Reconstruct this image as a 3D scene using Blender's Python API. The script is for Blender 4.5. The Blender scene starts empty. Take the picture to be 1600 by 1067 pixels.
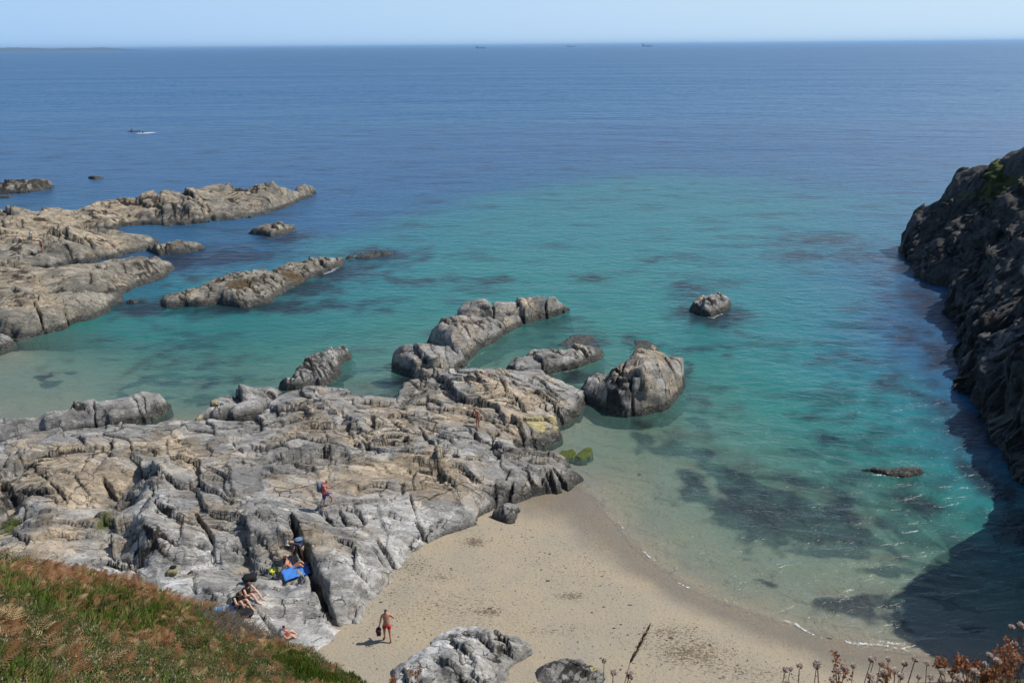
import bpy, bmesh, math, random
import numpy as np
from mathutils import Vector, Matrix, Quaternion
from mathutils.bvhtree import BVHTree

S = bpy.context.scene
COL = S.collection
random.seed(7)
RNG = np.random.RandomState(11)

# ------------------------------------------------------------------ camera
F = 1225.0                       # focal length in photo pixels (1600 wide)
CAM_H = 25.0
PITCH = math.radians(20.65)
ROLL = math.radians(0.5)
cam_d = bpy.data.cameras.new('camera')
cam = bpy.data.objects.new('camera', cam_d)
COL.objects.link(cam)
cam_d.sensor_width = 36.0
cam_d.lens = 36.0 * F / 1600.0
cam_d.clip_start = 0.1
cam_d.clip_end = 120000.0
fw = Vector((0, math.cos(PITCH), -math.sin(PITCH)))
rt = Vector((1, 0, 0))
up = rt.cross(fw)
q = Quaternion(fw, ROLL)
rt = q @ rt
up = q @ up
M = Matrix((rt, up, -fw)).transposed()
CAM = Vector((0, 0, CAM_H))
cam.matrix_world = Matrix.Translation(CAM) @ M.to_4x4()
cam_d.dof.use_dof = True
cam_d.dof.focus_distance = 42.0
cam_d.dof.aperture_fstop = 10.0
S.camera = cam

# ------------------------------------------------------------------ light
SUN_EL, SUN_DIR = math.radians(51), Vector((1.0, 0.16, 0)).normalized()
sun_vec = Vector((SUN_DIR.x * math.cos(SUN_EL), SUN_DIR.y * math.cos(SUN_EL), math.sin(SUN_EL)))
sl = bpy.data.lights.new('sun', 'SUN')
sl.energy = 4.7
sl.angle = math.radians(0.5)
sl.color = (1.0, 0.965, 0.9)
so = bpy.data.objects.new('sun', sl)
COL.objects.link(so)
so.rotation_euler = (-sun_vec).to_track_quat('-Z', 'Y').to_euler()
so.location = (60, 10, 80)

W = bpy.data.worlds.new('World')
S.world = W
W.use_nodes = True
nt = W.node_tree
bgn = nt.nodes['Background']
sky = nt.nodes.new('ShaderNodeTexSky')
sky.sky_type = 'NISHITA'
sky.sun_disc = False
sky.sun_elevation = SUN_EL
sky.sun_rotation = math.atan2(SUN_DIR.x, SUN_DIR.y)
sky.altitude = 0
sky.air_density = 1.0
sky.dust_density = 0.4
sky.ozone_density = 3.0
tcn = nt.nodes.new('ShaderNodeTexCoord'); sxyz = nt.nodes.new('ShaderNodeSeparateXYZ')
nt.links.new(tcn.outputs['Generated'], sxyz.inputs[0])
mrz = nt.nodes.new('ShaderNodeMapRange'); mrz.interpolation_type = 'SMOOTHSTEP'
nt.links.new(sxyz.outputs[2], mrz.inputs[0]); mrz.inputs[1].default_value = 0.0; mrz.inputs[2].default_value = 0.42
mrz.inputs[3].default_value = 1.0; mrz.inputs[4].default_value = 0.0
mrx = nt.nodes.new('ShaderNodeMapRange'); nt.links.new(sxyz.outputs[0], mrx.inputs[0]); mrx.inputs[1].default_value = -.6; mrx.inputs[2].default_value = .6
hz = nt.nodes.new('ShaderNodeMix'); hz.data_type = 'RGBA'; nt.links.new(mrx.outputs[0], hz.inputs[0])
hz.inputs[6].default_value = (3.5, 5.4, 8.0, 1); hz.inputs[7].default_value = (5.3, 6.9, 8.3, 1)   # sea haze band near the horizon
skm = nt.nodes.new('ShaderNodeMix'); skm.data_type = 'RGBA'
nt.links.new(mrz.outputs[0], skm.inputs[0]); nt.links.new(sky.outputs[0], skm.inputs[6]); nt.links.new(hz.outputs[2], skm.inputs[7])
nt.links.new(skm.outputs[2], bgn.inputs[0])
bgn.inputs[1].default_value = 0.115

S.view_settings.view_transform = 'Standard'
S.view_settings.look = 'None'
S.view_settings.exposure = 0.0
S.view_settings.gamma = 1.0
S.cycles.max_bounces = 6
S.cycles.diffuse_bounces = 2
S.cycles.glossy_bounces = 2
S.cycles.transparent_max_bounces = 8
S.cycles.volume_bounces = 0
S.cycles.caustics_reflective = False
S.cycles.caustics_refractive = False

# ------------------------------------------------------------------ helpers
def ray(px, py):
    return (fw + rt * ((px - 800) / F) - up * ((py - 533.5) / F))

def P(px, py, z=0.0):
    d = ray(px, py)
    t = (z - CAM_H) / d.z
    return CAM + d * t

def at_depth(px, py, depth):
    return CAM + ray(px, py) * depth

def project(p):
    v = Vector(p) - CAM
    dz = v.dot(fw)
    return 800 + F * v.dot(rt) / dz, 533.5 - F * v.dot(up) / dz

def hash2(ix, iy, seed):
    h = (ix.astype(np.int64) * 374761393 + iy.astype(np.int64) * 668265263 + seed * 974634777) & 0xFFFFFFFF
    h = ((h ^ (h >> 13)) * 1274126177) & 0xFFFFFFFF
    h = ((h ^ (h >> 16)) * 2246822519) & 0xFFFFFFFF
    h = h ^ (h >> 15)
    return (h & 0xFFFFFF) / float(0x1000000)

def gnoise(x, y, seed=0):
    ix = np.floor(x); iy = np.floor(y)
    fx = x - ix; fy = y - iy
    u = fx * fx * fx * (fx * (fx * 6 - 15) + 10); v = fy * fy * fy * (fy * (fy * 6 - 15) + 10)
    def g(ox, oy):
        a = hash2(ix + ox, iy + oy, seed) * 2 * np.pi
        return np.cos(a) * (fx - ox) + np.sin(a) * (fy - oy)
    return ((g(0, 0) * (1 - u) + g(1, 0) * u) * (1 - v) + (g(0, 1) * (1 - u) + g(1, 1) * u) * v) * 1.5

def fbm(x, y, seed=0, octv=4, gain=0.5):
    s = 0; a = 1.0; f = 1.0
    for k in range(octv):
        s = s + a * gnoise(x * f, y * f, seed + k * 17)
        a *= gain; f *= 2.03
    return s

def voro(x, y, seed=0, jit=0.85):
    ix = np.floor(x); iy = np.floor(y)
    f1 = np.full(x.shape, 9.0); f2 = np.full(x.shape, 9.0)
    cx = np.zeros(x.shape); cy = np.zeros(x.shape); dx0 = np.zeros(x.shape); dy0 = np.zeros(x.shape)
    for ox in (-1, 0, 1):
        for oy in (-1, 0, 1):
            jx = ix + ox; jy = iy + oy
            px = jx + .5 + jit * (hash2(jx, jy, seed) - .5); py = jy + .5 + jit * (hash2(jx, jy, seed + 5) - .5)
            dx = x - px; dy = y - py
            d = (np.abs(dx) ** 2.6 + np.abs(dy) ** 2.6) ** (1 / 2.6)
            m = d < f1
            f2 = np.where(m, f1, np.minimum(f2, d))
            cx = np.where(m, jx, cx); cy = np.where(m, jy, cy)
            dx0 = np.where(m, dx, dx0); dy0 = np.where(m, dy, dy0)
            f1 = np.where(m, d, f1)
    return f1, f2, dx0, dy0, hash2(cx, cy, seed + 31), hash2(cx, cy, seed + 47), hash2(cx, cy, seed + 71)

class RBF:
    def __init__(self, pts, vals, smooth=1e-3):
        self.p = np.array(pts, float)
        n = len(self.p)
        d = np.sqrt(((self.p[:, None] - self.p[None]) ** 2).sum(-1))
        A = np.zeros((n + 3, n + 3))
        A[:n, :n] = d - smooth * np.eye(n)
        A[:n, n] = 1; A[:n, n + 1:] = self.p
        A[n:, :n] = A[:n, n:].T
        b = np.concatenate([np.array(vals, float), np.zeros(3)])
        self.w = np.linalg.lstsq(A, b, rcond=None)[0]
    def __call__(self, x, y):
        n = len(self.p)
        r = np.full(x.shape, self.w[n]) + self.w[n + 1] * x + self.w[n + 2] * y
        for k in range(n):
            r = r + self.w[k] * np.hypot(x - self.p[k, 0], y - self.p[k, 1])
        return r

def seg_dist(X, Y, a, b):
    abx, aby = b[0] - a[0], b[1] - a[1]
    L2 = abx * abx + aby * aby + 1e-9
    t = np.clip(((X - a[0]) * abx + (Y - a[1]) * aby) / L2, 0, 1)
    dx = X - (a[0] + t * abx); dy = Y - (a[1] + t * aby)
    side = abx * (Y - a[1]) - aby * (X - a[0])
    return np.hypot(dx, dy), side, t

def poly_sd(X, Y, poly):
    d = np.full(X.shape, 1e9); ins = np.zeros(X.shape, bool)
    n = len(poly)
    for i in range(n):
        a = poly[i]; b = poly[(i + 1) % n]
        dd, _, _ = seg_dist(X, Y, a, b)
        d = np.minimum(d, dd)
        if a[1] != b[1]:
            c = ((a[1] > Y) != (b[1] > Y)) & (X < (b[0] - a[0]) * (Y - a[1]) / (b[1] - a[1]) + a[0])
            ins ^= c
    return np.where(ins, d, -d)

def line_dist(X, Y, pts):
    d = np.full(X.shape, 1e9); s = np.zeros(X.shape); tt = np.zeros(X.shape)
    n = len(pts) - 1
    for i in range(n):
        dd, sd, t = seg_dist(X, Y, pts[i], pts[i + 1])
        m = dd < d
        d = np.where(m, dd, d); s = np.where(m, np.sign(sd), s); tt = np.where(m, (i + t) / n, tt)
    return d, s, tt

def sstep(a, b, x):
    t = np.clip((x - a) / (b - a), 0, 1)
    return t * t * (3 - 2 * t)

def mesh_from(name, V, Fc, mat=None, parent=None, attrs=None, smooth=False):
    me = bpy.data.meshes.new(name)
    V = np.asarray(V, np.float32)
    if isinstance(Fc, np.ndarray):
        nf, k = Fc.shape
        me.vertices.add(len(V)); me.vertices.foreach_set('co', V.ravel())
        me.loops.add(nf * k); me.loops.foreach_set('vertex_index', Fc.astype(np.int32).ravel())
        me.polygons.add(nf)
        me.polygons.foreach_set('loop_start', np.arange(0, nf * k, k, dtype=np.int32))
        me.polygons.foreach_set('loop_total', np.full(nf, k, np.int32))
        me.update(calc_edges=True)
    else:
        me.from_pydata([tuple(v) for v in V], [], Fc)
    if attrs:
        for an, arr in attrs.items():
            arr = np.asarray(arr, np.float32)
            if arr.ndim == 1:
                a = me.attributes.new(an, 'FLOAT', 'POINT'); a.data.foreach_set('value', arr)
            else:
                a = me.attributes.new(an, 'FLOAT_COLOR', 'POINT'); a.data.foreach_set('color', arr.ravel())
    me.validate()
    if smooth:
        me.polygons.foreach_set('use_smooth', np.ones(len(me.polygons), bool))
    o = bpy.data.objects.new(name, me)
    COL.objects.link(o)
    if mat: me.materials.append(mat)
    if parent: o.parent = parent
    return o

def tag(o, label=None, cat=None, group=None, kind=None):
    if label: o['label'] = label
    if cat: o['category'] = cat
    if group: o['group'] = group
    if kind: o['kind'] = kind
    return o

def empty(name, loc, label, cat, group=None, rz=0):
    o = bpy.data.objects.new(name, None)
    o.empty_display_size = 0.2
    COL.objects.link(o); o.location = loc; o.rotation_euler = (0, 0, rz)
    return tag(o, label, cat, group)

# ------------------------------------------------------------------ node helpers
class NB:
    def __init__(self, name):
        self.m = bpy.data.materials.new(name); self.m.use_nodes = True
        self.t = self.m.node_tree; self.n = self.t.nodes; self.l = self.t.links
        self.bsdf = self.n['Principled BSDF']; self.out = self.n['Material Output']
    def new(self, t, **k):
        n = self.n.new(t)
        for a, b in k.items(): setattr(n, a, b)
        return n
    def put(self, sock, v):
        if hasattr(v, 'is_linked') or hasattr(v, 'links'): self.l.new(v, sock)
        else: sock.default_value = v
    def noise(self, vec, scale, detail=4, rough=0.55, dist=0.0):
        n = self.new('ShaderNodeTexNoise'); self.l.new(vec, n.inputs['Vector'])
        n.inputs['Scale'].default_value = scale; n.inputs['Detail'].default_value = detail
        n.inputs['Roughness'].default_value = rough; n.inputs['Distortion'].default_value = dist
        return n.outputs['Fac']
    def ramp(self, fac, a, b, lo=0.0, hi=1.0):
        n = self.new('ShaderNodeMapRange'); n.interpolation_type = 'SMOOTHSTEP'
        self.put(n.inputs[0], fac); n.inputs[1].default_value = a; n.inputs[2].default_value = b
        n.inputs[3].default_value = lo; n.inputs[4].default_value = hi
        return n.outputs[0]
    def mix(self, fac, a, b):
        n = self.new('ShaderNodeMix', data_type='RGBA'); self.put(n.inputs[0], fac)
        for s, v in ((n.inputs[6], a), (n.inputs[7], b)):
            if isinstance(v, tuple): s.default_value = (*v, 1) if len(v) == 3 else v
            else: self.l.new(v, s)
        return n.outputs[2]
    def math(self, op, a, b=0.0):
        n = self.new('ShaderNodeMath', operation=op); self.put(n.inputs[0], a); self.put(n.inputs[1], b)
        return n.outputs[0]
    def mapping(self, vec, rot=(0, 0, 0), scale=(1, 1, 1)):
        n = self.new('ShaderNodeMapping'); self.l.new(vec, n.inputs[0])
        n.inputs['Rotation'].default_value = rot; n.inputs['Scale'].default_value = scale
        return n.outputs[0]
    def attr(self, name, out='Fac'):
        n = self.new('ShaderNodeAttribute', attribute_name=name)
        return n.outputs[out]
    def pos(self):
        return self.new('ShaderNodeNewGeometry').outputs['Position']
    def bump(self, h, strength=0.5, dist=0.1, normal=None):
        n = self.new('ShaderNodeBump'); n.inputs['Strength'].default_value = strength
        n.inputs['Distance'].default_value = dist; self.l.new(h, n.inputs['Height'])
        if normal: self.l.new(normal, n.inputs['Normal'])
        return n.outputs[0]

def simple_mat(name, col, rough=0.7, var=0.0, scale=20.0, spec=0.3):
    b = NB(name)
    if var > 0:
        f = b.noise(b.new('ShaderNodeTexCoord').outputs['Object'], scale, 3)
        c = b.mix(f, tuple(max(0, x * (1 - var)) for x in col), tuple(min(1, x * (1 + var)) for x in col))
        b.l.new(c, b.bsdf.inputs['Base Color'])
    else:
        b.bsdf.inputs['Base Color'].default_value = (*col, 1)
    b.bsdf.inputs['Roughness'].default_value = rough
    b.bsdf.inputs['Specular IOR Level'].default_value = spec
    return b.m

# ------------------------------------------------------------------ materials of the place
def rock_material(name, grey, tan, white, dark, tide=0.75, dark_amt=0.0):
    b = NB(name)
    p = b.pos()
    ps = b.mapping(p, (0, 0, math.radians(-48)), (0.28, 1.25, 1.25))
    n1 = b.noise(ps, 0.55, 6, 0.62, 0.4)
    n2 = b.noise(p, 0.33, 5, 0.6, 0.6)
    n3 = b.noise(ps, 3.2, 6, 0.7, 0.3)
    n4 = b.noise(p, 9.0, 5, 0.7)
    n5 = b.noise(p, 1.3, 6, 0.65, 0.8)
    sep = b.new('ShaderNodeSeparateColor'); b.l.new(b.attr('tint', 'Color'), sep.inputs[0])
    aA = b.attr('tint', 'Alpha')
    tb = b.new('ShaderNodeSeparateColor'); b.l.new(b.attr('weed', 'Color'), tb.inputs[0])
    c = b.mix(b.ramp(n1, 0.32, 0.68), tuple(x * .72 for x in grey), tuple(x * 1.22 for x in grey))
    tf = b.math('MULTIPLY', b.ramp(b.math('ADD', n2, b.math('MULTIPLY', sep.outputs[0], 0.42)), 0.58, 0.82), 0.85)
    c = b.mix(tf, c, b.mix(n3, tuple(x * .75 for x in tan), tuple(x * 1.2 for x in tan)))
    wf = b.math('MULTIPLY', b.ramp(b.math('ADD', b.math('ADD', b.math('MULTIPLY', n5, .6), b.math('MULTIPLY', n3, .4)), b.math('MULTIPLY', sep.outputs[1], 0.3)), 0.56, 0.8), 0.8)
    c = b.mix(wf, c, white)
    yf = b.ramp(b.math('ADD', b.math('MULTIPLY', n5, .6), b.math('MULTIPLY', aA, 0.4)), 0.52, 0.66)
    c = b.mix(b.math('MULTIPLY', yf, aA), c, (0.47, 0.40, 0.15))
    # speckle
    c = b.mix(b.ramp(n4, 0.48, 0.7, 0.0, 0.65), c, tuple(x * .4 for x in grey))
    fine = b.noise(p, 34.0, 3, 0.6)
    c = b.mix(b.ramp(fine, 0.52, 0.7, 0.0, 0.35), c, tuple(x * .35 for x in grey))
    # streaks along the bedding
    st = b.noise(b.mapping(p, (0, 0, math.radians(-48)), (0.5, 2.6, 4.5)), 1.0, 6, 0.72, 1.4)
    c = b.mix(b.ramp(st, 0.56, 0.72, 0.0, 0.55), c, tuple(x * .4 for x in grey))
    # hairline fractures
    vm = b.mapping(b.pos(), (0, 0, math.radians(-48)), (.45, 1, 1))
    wob = b.new('ShaderNodeVectorMath', operation='ADD'); nz = b.new('ShaderNodeTexNoise'); nz.inputs['Scale'].default_value = 1.1; nz.inputs['Detail'].default_value = 4
    b.l.new(p, nz.inputs['Vector']); sc_ = b.new('ShaderNodeVectorMath', operation='SCALE'); sc_.inputs['Scale'].default_value = .9
    b.l.new(nz.outputs['Color'], sc_.inputs[0]); b.l.new(vm, wob.inputs[0]); b.l.new(sc_.outputs[0], wob.inputs[1])
    sc2 = b.new('ShaderNodeVectorMath', operation='SCALE'); sc2.inputs['Scale'].default_value = .3
    wob2 = b.new('ShaderNodeVectorMath', operation='ADD'); b.l.new(nz.outputs['Color'], sc2.inputs[0]); b.l.new(vm, wob2.inputs[0]); b.l.new(sc2.outputs[0], wob2.inputs[1])
    fl = None
    for vs, vw in ((.75, .022), (2.0, .035)):
        vo = b.new('ShaderNodeTexVoronoi', feature='DISTANCE_TO_EDGE'); vo.inputs['Scale'].default_value = vs
        b.l.new(wob2.outputs[0], vo.inputs['Vector'])
        li = b.math('MULTIPLY', b.ramp(vo.outputs['Distance'], vw * .3, vw, 1, 0), b.ramp(n2 if vs < 1 else n5, .5, .6))
        fl = li if fl is None else b.math('MAXIMUM', fl, li)
    c = b.mix(b.math('MULTIPLY', fl, .75), c, tuple(x * .18 for x in grey))
    facet = None
    for vs, am in ((1.1, 1.0), (3.0, .42), (8.0, .16)):
        vo = b.new('ShaderNodeTexVoronoi', feature='F1', distance='CHEBYCHEV'); vo.inputs['Scale'].default_value = vs
        b.l.new(wob2.outputs[0], vo.inputs['Vector'])
        df_ = b.new('ShaderNodeVectorMath', operation='SUBTRACT'); b.l.new(wob2.outputs[0], df_.inputs[0]); b.l.new(vo.outputs['Position'], df_.inputs[1])
        cc_ = b.new('ShaderNodeVectorMath', operation='SUBTRACT'); b.l.new(vo.outputs['Color'], cc_.inputs[0]); cc_.inputs[1].default_value = (.5, .5, .5)
        dt_ = b.new('ShaderNodeVectorMath', operation='DOT_PRODUCT'); b.l.new(df_.outputs[0], dt_.inputs[0]); b.l.new(cc_.outputs[0], dt_.inputs[1])
        h_ = b.math('MULTIPLY', dt_.outputs['Value'], 1.0)
        facet = h_ if facet is None else b.math('ADD', facet, h_)
        if vs < 5:
            sx_ = b.new('ShaderNodeSeparateColor'); b.l.new(vo.outputs['Color'], sx_.inputs[0])
            hv = b.new('ShaderNodeHueSaturation'); b.l.new(c, hv.inputs['Color']); b.l.new(b.ramp(sx_.outputs[1], 0, 1, .78, 1.2), hv.inputs['Value']); c = hv.outputs[0]
    # dark patches and painted crack shade, wet black tide zone (by height), weed
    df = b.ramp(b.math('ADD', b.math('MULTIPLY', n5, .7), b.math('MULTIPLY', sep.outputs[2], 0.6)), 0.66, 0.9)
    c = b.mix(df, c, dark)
    sz = b.new('ShaderNodeSeparateXYZ'); b.l.new(p, sz.inputs[0])
    zz = b.math('ADD', sz.outputs[2], b.math('MULTIPLY', n5, -0.55))
    barn = b.mix(b.ramp(b.noise(p, 7, 4, .7), .5, .68), (0.055, 0.052, 0.045), (0.2, 0.19, 0.16))
    tz = b.ramp(zz, tide - 0.62, tide - 0.2, 1.0, 0.0)
    c = b.mix(b.math('MULTIPLY', tz, b.math('SUBTRACT', 1.0, b.math('MULTIPLY', tb.outputs[2], 1.0))), c, barn)
    c = b.mix(b.math('MULTIPLY', b.ramp(sz.outputs[2], -.35, .02, 1, 0), b.math('SUBTRACT', 1.0, tb.outputs[2])), c, (0.03, 0.028, 0.02))
    gf = b.math('MULTIPLY', b.ramp(b.math('ADD', b.math('MULTIPLY', n5, .6), b.math('MULTIPLY', tb.outputs[0], 0.5)), 0.5, 0.7), tb.outputs[0])
    c = b.mix(gf, c, b.mix(n4, (0.03, 0.045, 0.010), (0.14, 0.17, 0.02)))
    rf = b.math('MULTIPLY', b.ramp(b.math('ADD', b.math('MULTIPLY', n5, .6), b.math('MULTIPLY', tb.outputs[1], 0.5)), 0.5, 0.7), tb.outputs[1])
    c = b.mix(rf, c, b.mix(n4, (0.05, 0.03, 0.012), (0.13, 0.08, 0.03)))
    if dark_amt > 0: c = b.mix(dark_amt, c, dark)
    b.l.new(c, b.bsdf.inputs['Base Color'])
    b.bsdf.inputs['Specular IOR Level'].default_value = 0.25
    b.l.new(b.ramp(tz, 0, 1, 0.85, 0.5), b.bsdf.inputs['Roughness'])
    h = b.math('ADD', b.math('MULTIPLY', n3, .38), b.math('MULTIPLY', n4, 0.35))
    h = b.math('ADD', h, b.math('MULTIPLY', st, 0.5))
    h = b.math('ADD', h, b.math('MULTIPLY', facet, 1.7))
    h = b.math('SUBTRACT', h, b.math('MULTIPLY', fl, 0.6))
    b.l.new(b.bump(h, 0.9, 0.16), b.bsdf.inputs['Normal'])
    return b.m

GREY = (0.305, 0.292, 0.270); TAN = (0.43, 0.335, 0.225); WHITE = (0.53, 0.52, 0.50); DARK = (0.05, 0.046, 0.04)
M_ROCK = rock_material('rock', GREY, TAN, WHITE, DARK)
M_REEF = rock_material('reef_rock', (0.26, 0.235, 0.19), (0.42, 0.335, 0.23), (0.47, 0.44, 0.38), (0.05, 0.04, 0.03))
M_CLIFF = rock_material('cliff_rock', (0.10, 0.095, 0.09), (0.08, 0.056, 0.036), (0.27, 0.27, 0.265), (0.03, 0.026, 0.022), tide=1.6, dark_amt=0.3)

# ------------------------------------------------------------------ rocks as height fields
def blob(X, Y, spec, z=1.5):
    """spec: (px, py, rx, ry, val) -> soft patch on the ground around that point"""
    out = np.zeros(X.shape)
    for px, py, rx, ry, val in spec:
        c = P(px, py, z); ex = P(px + rx, py, z); ey = P(px, py - ry, z)
        rx_ = max((ex - c).length, .1); ry_ = max((ey - c).length, .1)
        d = ((X - c.x) / rx_) ** 2 + ((Y - c.y) / ry_) ** 2
        out = np.maximum(out, val * np.exp(-d * 1.1))
    return out

ROCKS = []
res_y = lambda g: g[1] - g[0]
RINGS = []
def build_rock(name, outline, interior, res, mat, seed, strike=46, blocks=((4.5, 2.2, .3, .35), (1.5, .8, .1, .4)),
               saw=(1.1, .2), fine=.06, steep=.62, edge_slope=3.2, ragged=.5, tan=(), white=(), dark=(), yellow=(), green=(), brown=(),
               cracks=(), steps=(), base=(0, 0, 0, 0), drop=2.2, nodry=0.0, ledge=.24, ck=(.55, .75), calm=(), frac=(.55, .75, .15), side=None, fac=((1.2, .75, .9, .25),), zt=1.5, finewarp=1.0, clampin=True):
    PT = lambda v: v if isinstance(v, Vector) else P(*v)
    op = [PT(v) for v in outline]
    ip = [PT(v) for v in interior]
    allp = op + ip
    x0 = min(p.x for p in op) - 1.5; x1 = max(p.x for p in op) + 1.5
    y0 = min(p.y for p in op) - 1.5; y1 = max(p.y for p in op) + 1.5
    nx = int((x1 - x0) / res) + 1; ny = int((y1 - y0) / res) + 1
    gx = np.linspace(x0, x1, nx); gy = np.linspace(y0, y1, ny)
    X, Y = np.meshgrid(gx, gy)
    wx = X + ragged * fbm(X * .45, Y * .45, seed, 4) + .12 * ragged * gnoise(X * 2.3, Y * 2.3, seed + 3)
    wy = Y + ragged * fbm(X * .45, Y * .45, seed + 50, 4) + .12 * ragged * gnoise(X * 2.3, Y * 2.3, seed + 4)
    sd = poly_sd(wx, wy, [(p.x, p.y) for p in op])
    rb = RBF([(p.x, p.y) for p in allp], [p.z for p in allp], .05)
    zin = rb(X, Y)
    zm = max(p.z for p in allp)
    zin = np.clip(zin, -.1, zm * 1.15)
    zin = np.where(zin > 0, zm * (np.maximum(zin, 1e-4) / zm) ** steep, zin)
    if zm > .5: zin = np.maximum(zin, .05) + .16 * sstep(-.1, .35, sd)
    a = math.radians(strike); ca, sa = math.cos(a), math.sin(a)
    fw1 = fbm(X * .22, Y * .22, seed + 9, 3) * 1.2 * finewarp; fw2 = fbm(X * .22, Y * .22, seed + 19, 3) * 1.2 * finewarp
    u = (X + fw1) * ca + (Y + fw2) * sa; v = -(X + fw1) * sa + (Y + fw2) * ca
    inner = sstep(-.1, .9, sd)
    quiet = 1 - np.clip(blob(X, Y, calm, zt), 0, .9)
    inner = inner * quiet
    z = zin.copy()
    crack = np.zeros(X.shape)
    for ln, h, reach in steps:
        pts = [(p.x, p.y) for p in (P(*q) for q in ln)]
        wob = .3 * fbm(X * .35, Y * .35, seed + 15, 2)
        d, s, t = line_dist(X + wob, Y - wob, pts)
        win = sstep(0.0, .08, t) * sstep(1.0, .92, t)
        near = np.exp(-(d / reach) ** 1.5) * win
        up_ = sstep(-.30, .30, d * s)
        z += near * h * (up_ - .5)
    for k, (su, sv, amp, tilt) in enumerate(blocks):
        f1, f2, dx, dy, r1, r2, r3 = voro(u / su + .3 * (v / sv), v / sv, seed + 100 + 13 * k)
        z += inner * ((r1 - .5) * amp + (r2 - .5) * tilt * dx * su + (r3 - .5) * tilt * dy * sv * 1.2)
        e = f2 - f1
        gate = sstep(.35, .75, hash2(np.floor(u / su), np.floor(v / sv), seed + 7) * .5 + .5 * (gnoise(X * .6, Y * .6, seed + k) + .5))
        wdt = max(.045, 1.3 * res / su)
        g = np.exp(-(e / (wdt * (1 + .5 * gnoise(X, Y, seed)))) ** 2) * gate
        z -= inner * g * min(.3, su * .1)
        crack = np.maximum(crack, g * .75)
    per, amp = saw
    ph = v / per + .55 * fbm(u * .12, v * .5, seed + 77, 3)
    fr = ph - np.floor(ph)
    cid = hash2(np.floor(ph), np.floor(u / 5 + 2 * gnoise(ph * 0 + np.floor(ph) * .7, u * .1, seed)), seed + 8)
    z += inner * amp * (cid * 1.6) * (np.where(fr < .88, fr / .88, (1 - fr) / .12) - .5)
    ph2 = v / (per * .31) + .8 * fbm(u * .25, v * .9, seed + 78, 3)
    fr2 = ph2 - np.floor(ph2)
    z += inner * amp * .32 * (np.where(fr2 < .8, fr2 / .8, (1 - fr2) / .2) - .5)
    # bedding ledges: short risers parallel to a gently tilted bedding plane
    pl = -.12 * v + .1 * fbm(X * .3, Y * .3, seed + 90, 3)
    stp = ledge * (1 + 0 * v)
    qz = (z - pl) / stp + .35 * gnoise(X * .8, Y * .8, seed + 91)
    fz = qz - np.floor(qz)
    zt_ = pl + stp * (np.floor(qz) + sstep(.38, .62, fz) - .35 * gnoise(X * .8, Y * .8, seed + 91))
    lm_ = .85 * sstep(-.25, .25, gnoise(X * .25, Y * .25, seed + 92) + .12)
    z = z + (zt_ - z) * lm_ * inner
    z += inner * fine * 2.2 * fbm(X * 1.1, Y * 1.1, seed + 200, 5, .55)
    z += inner * fine * .5 * gnoise(X * 6, Y * 6, seed + 210)
    out = sd < 0
    z = np.where(out, np.minimum(z, z + sd * edge_slope), z)
    # planar facets: replace the surface inside each slanted cell by the plane through its middle
    for fsu, fsv, fbl, frnd in fac:
        fu = X * ca + Y * sa + .25 * fsu * gnoise(X / fsu * .4, Y / fsu * .4, seed + 61); fv = -X * sa + Y * ca + .25 * fsv * gnoise(X / fsu * .4, Y / fsu * .4, seed + 62)
        f1, f2, dx, dy, r1, r2, r3 = voro(fu / fsu + .25 * fv / fsv, fv / fsv, seed + 500 + int(fsu * 7))
        du = dx * fsu - .25 * dy * fsu; dv = dy * fsv
        xo = du * ca - dv * sa; yo = du * sa + dv * ca
        kr = max(1, int(fsv * .35 / res)); zb_ = z.copy()
        for axs in (0, 1):
            pz = np.pad(zb_, [(kr, kr) if axs == 0 else (0, 0), (kr, kr) if axs == 1 else (0, 0)], mode='edge')
            cs = np.cumsum(np.insert(pz, 0, 0, axis=axs), axis=axs)
            zb_ = (np.take(cs, range(2 * kr + 1, cs.shape[axs]), axis=axs) - np.take(cs, range(0, cs.shape[axs] - 2 * kr - 1), axis=axs)) / (2 * kr + 1)
        gy_, gx_ = np.gradient(zb_, res_y(gy), res_y(gx))
        ii = np.clip(np.round((X - xo - gx[0]) / (gx[1] - gx[0])).astype(int), 0, nx - 1); jj = np.clip(np.round((Y - yo - gy[0]) / (gy[1] - gy[0])).astype(int), 0, ny - 1)
        zp_ = zb_[jj, ii] + (np.clip(gx_[jj, ii], -2.2, 2.2) + (r2 - .5) * frnd) * xo + (np.clip(gy_[jj, ii], -2.2, 2.2) + (r3 - .5) * frnd) * yo
        zp_ = np.clip(zp_, z - .55 * fsv, z + .26 * fsv)
        sdc = sd[jj, ii]
        zp_ = np.where((sdc < .25 * fsu) | (sd < .15), np.minimum(zp_, z + .04), zp_)
        bl = fbl * (.35 + .65 * quiet) if fbl > .5 else fbl
        z = z + (zp_ - z) * bl
        crack = np.maximum(crack, .55 * np.exp(-((f2 - f1) / max(.05, 1.0 * res / fsv)) ** 2) * (r1 < .45))
    # many short fractures: a sharp little scarp, mostly turned from the sun to lie in shade
    rr = np.random.RandomState(seed + 999)
    inside = np.argwhere(sd > .15)
    nfr = int(frac[0] * len(inside) * res * res / max(frac[1] ** 2, .3))
    gdx = gx[1] - gx[0]; gdy = gy[1] - gy[0]
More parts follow.
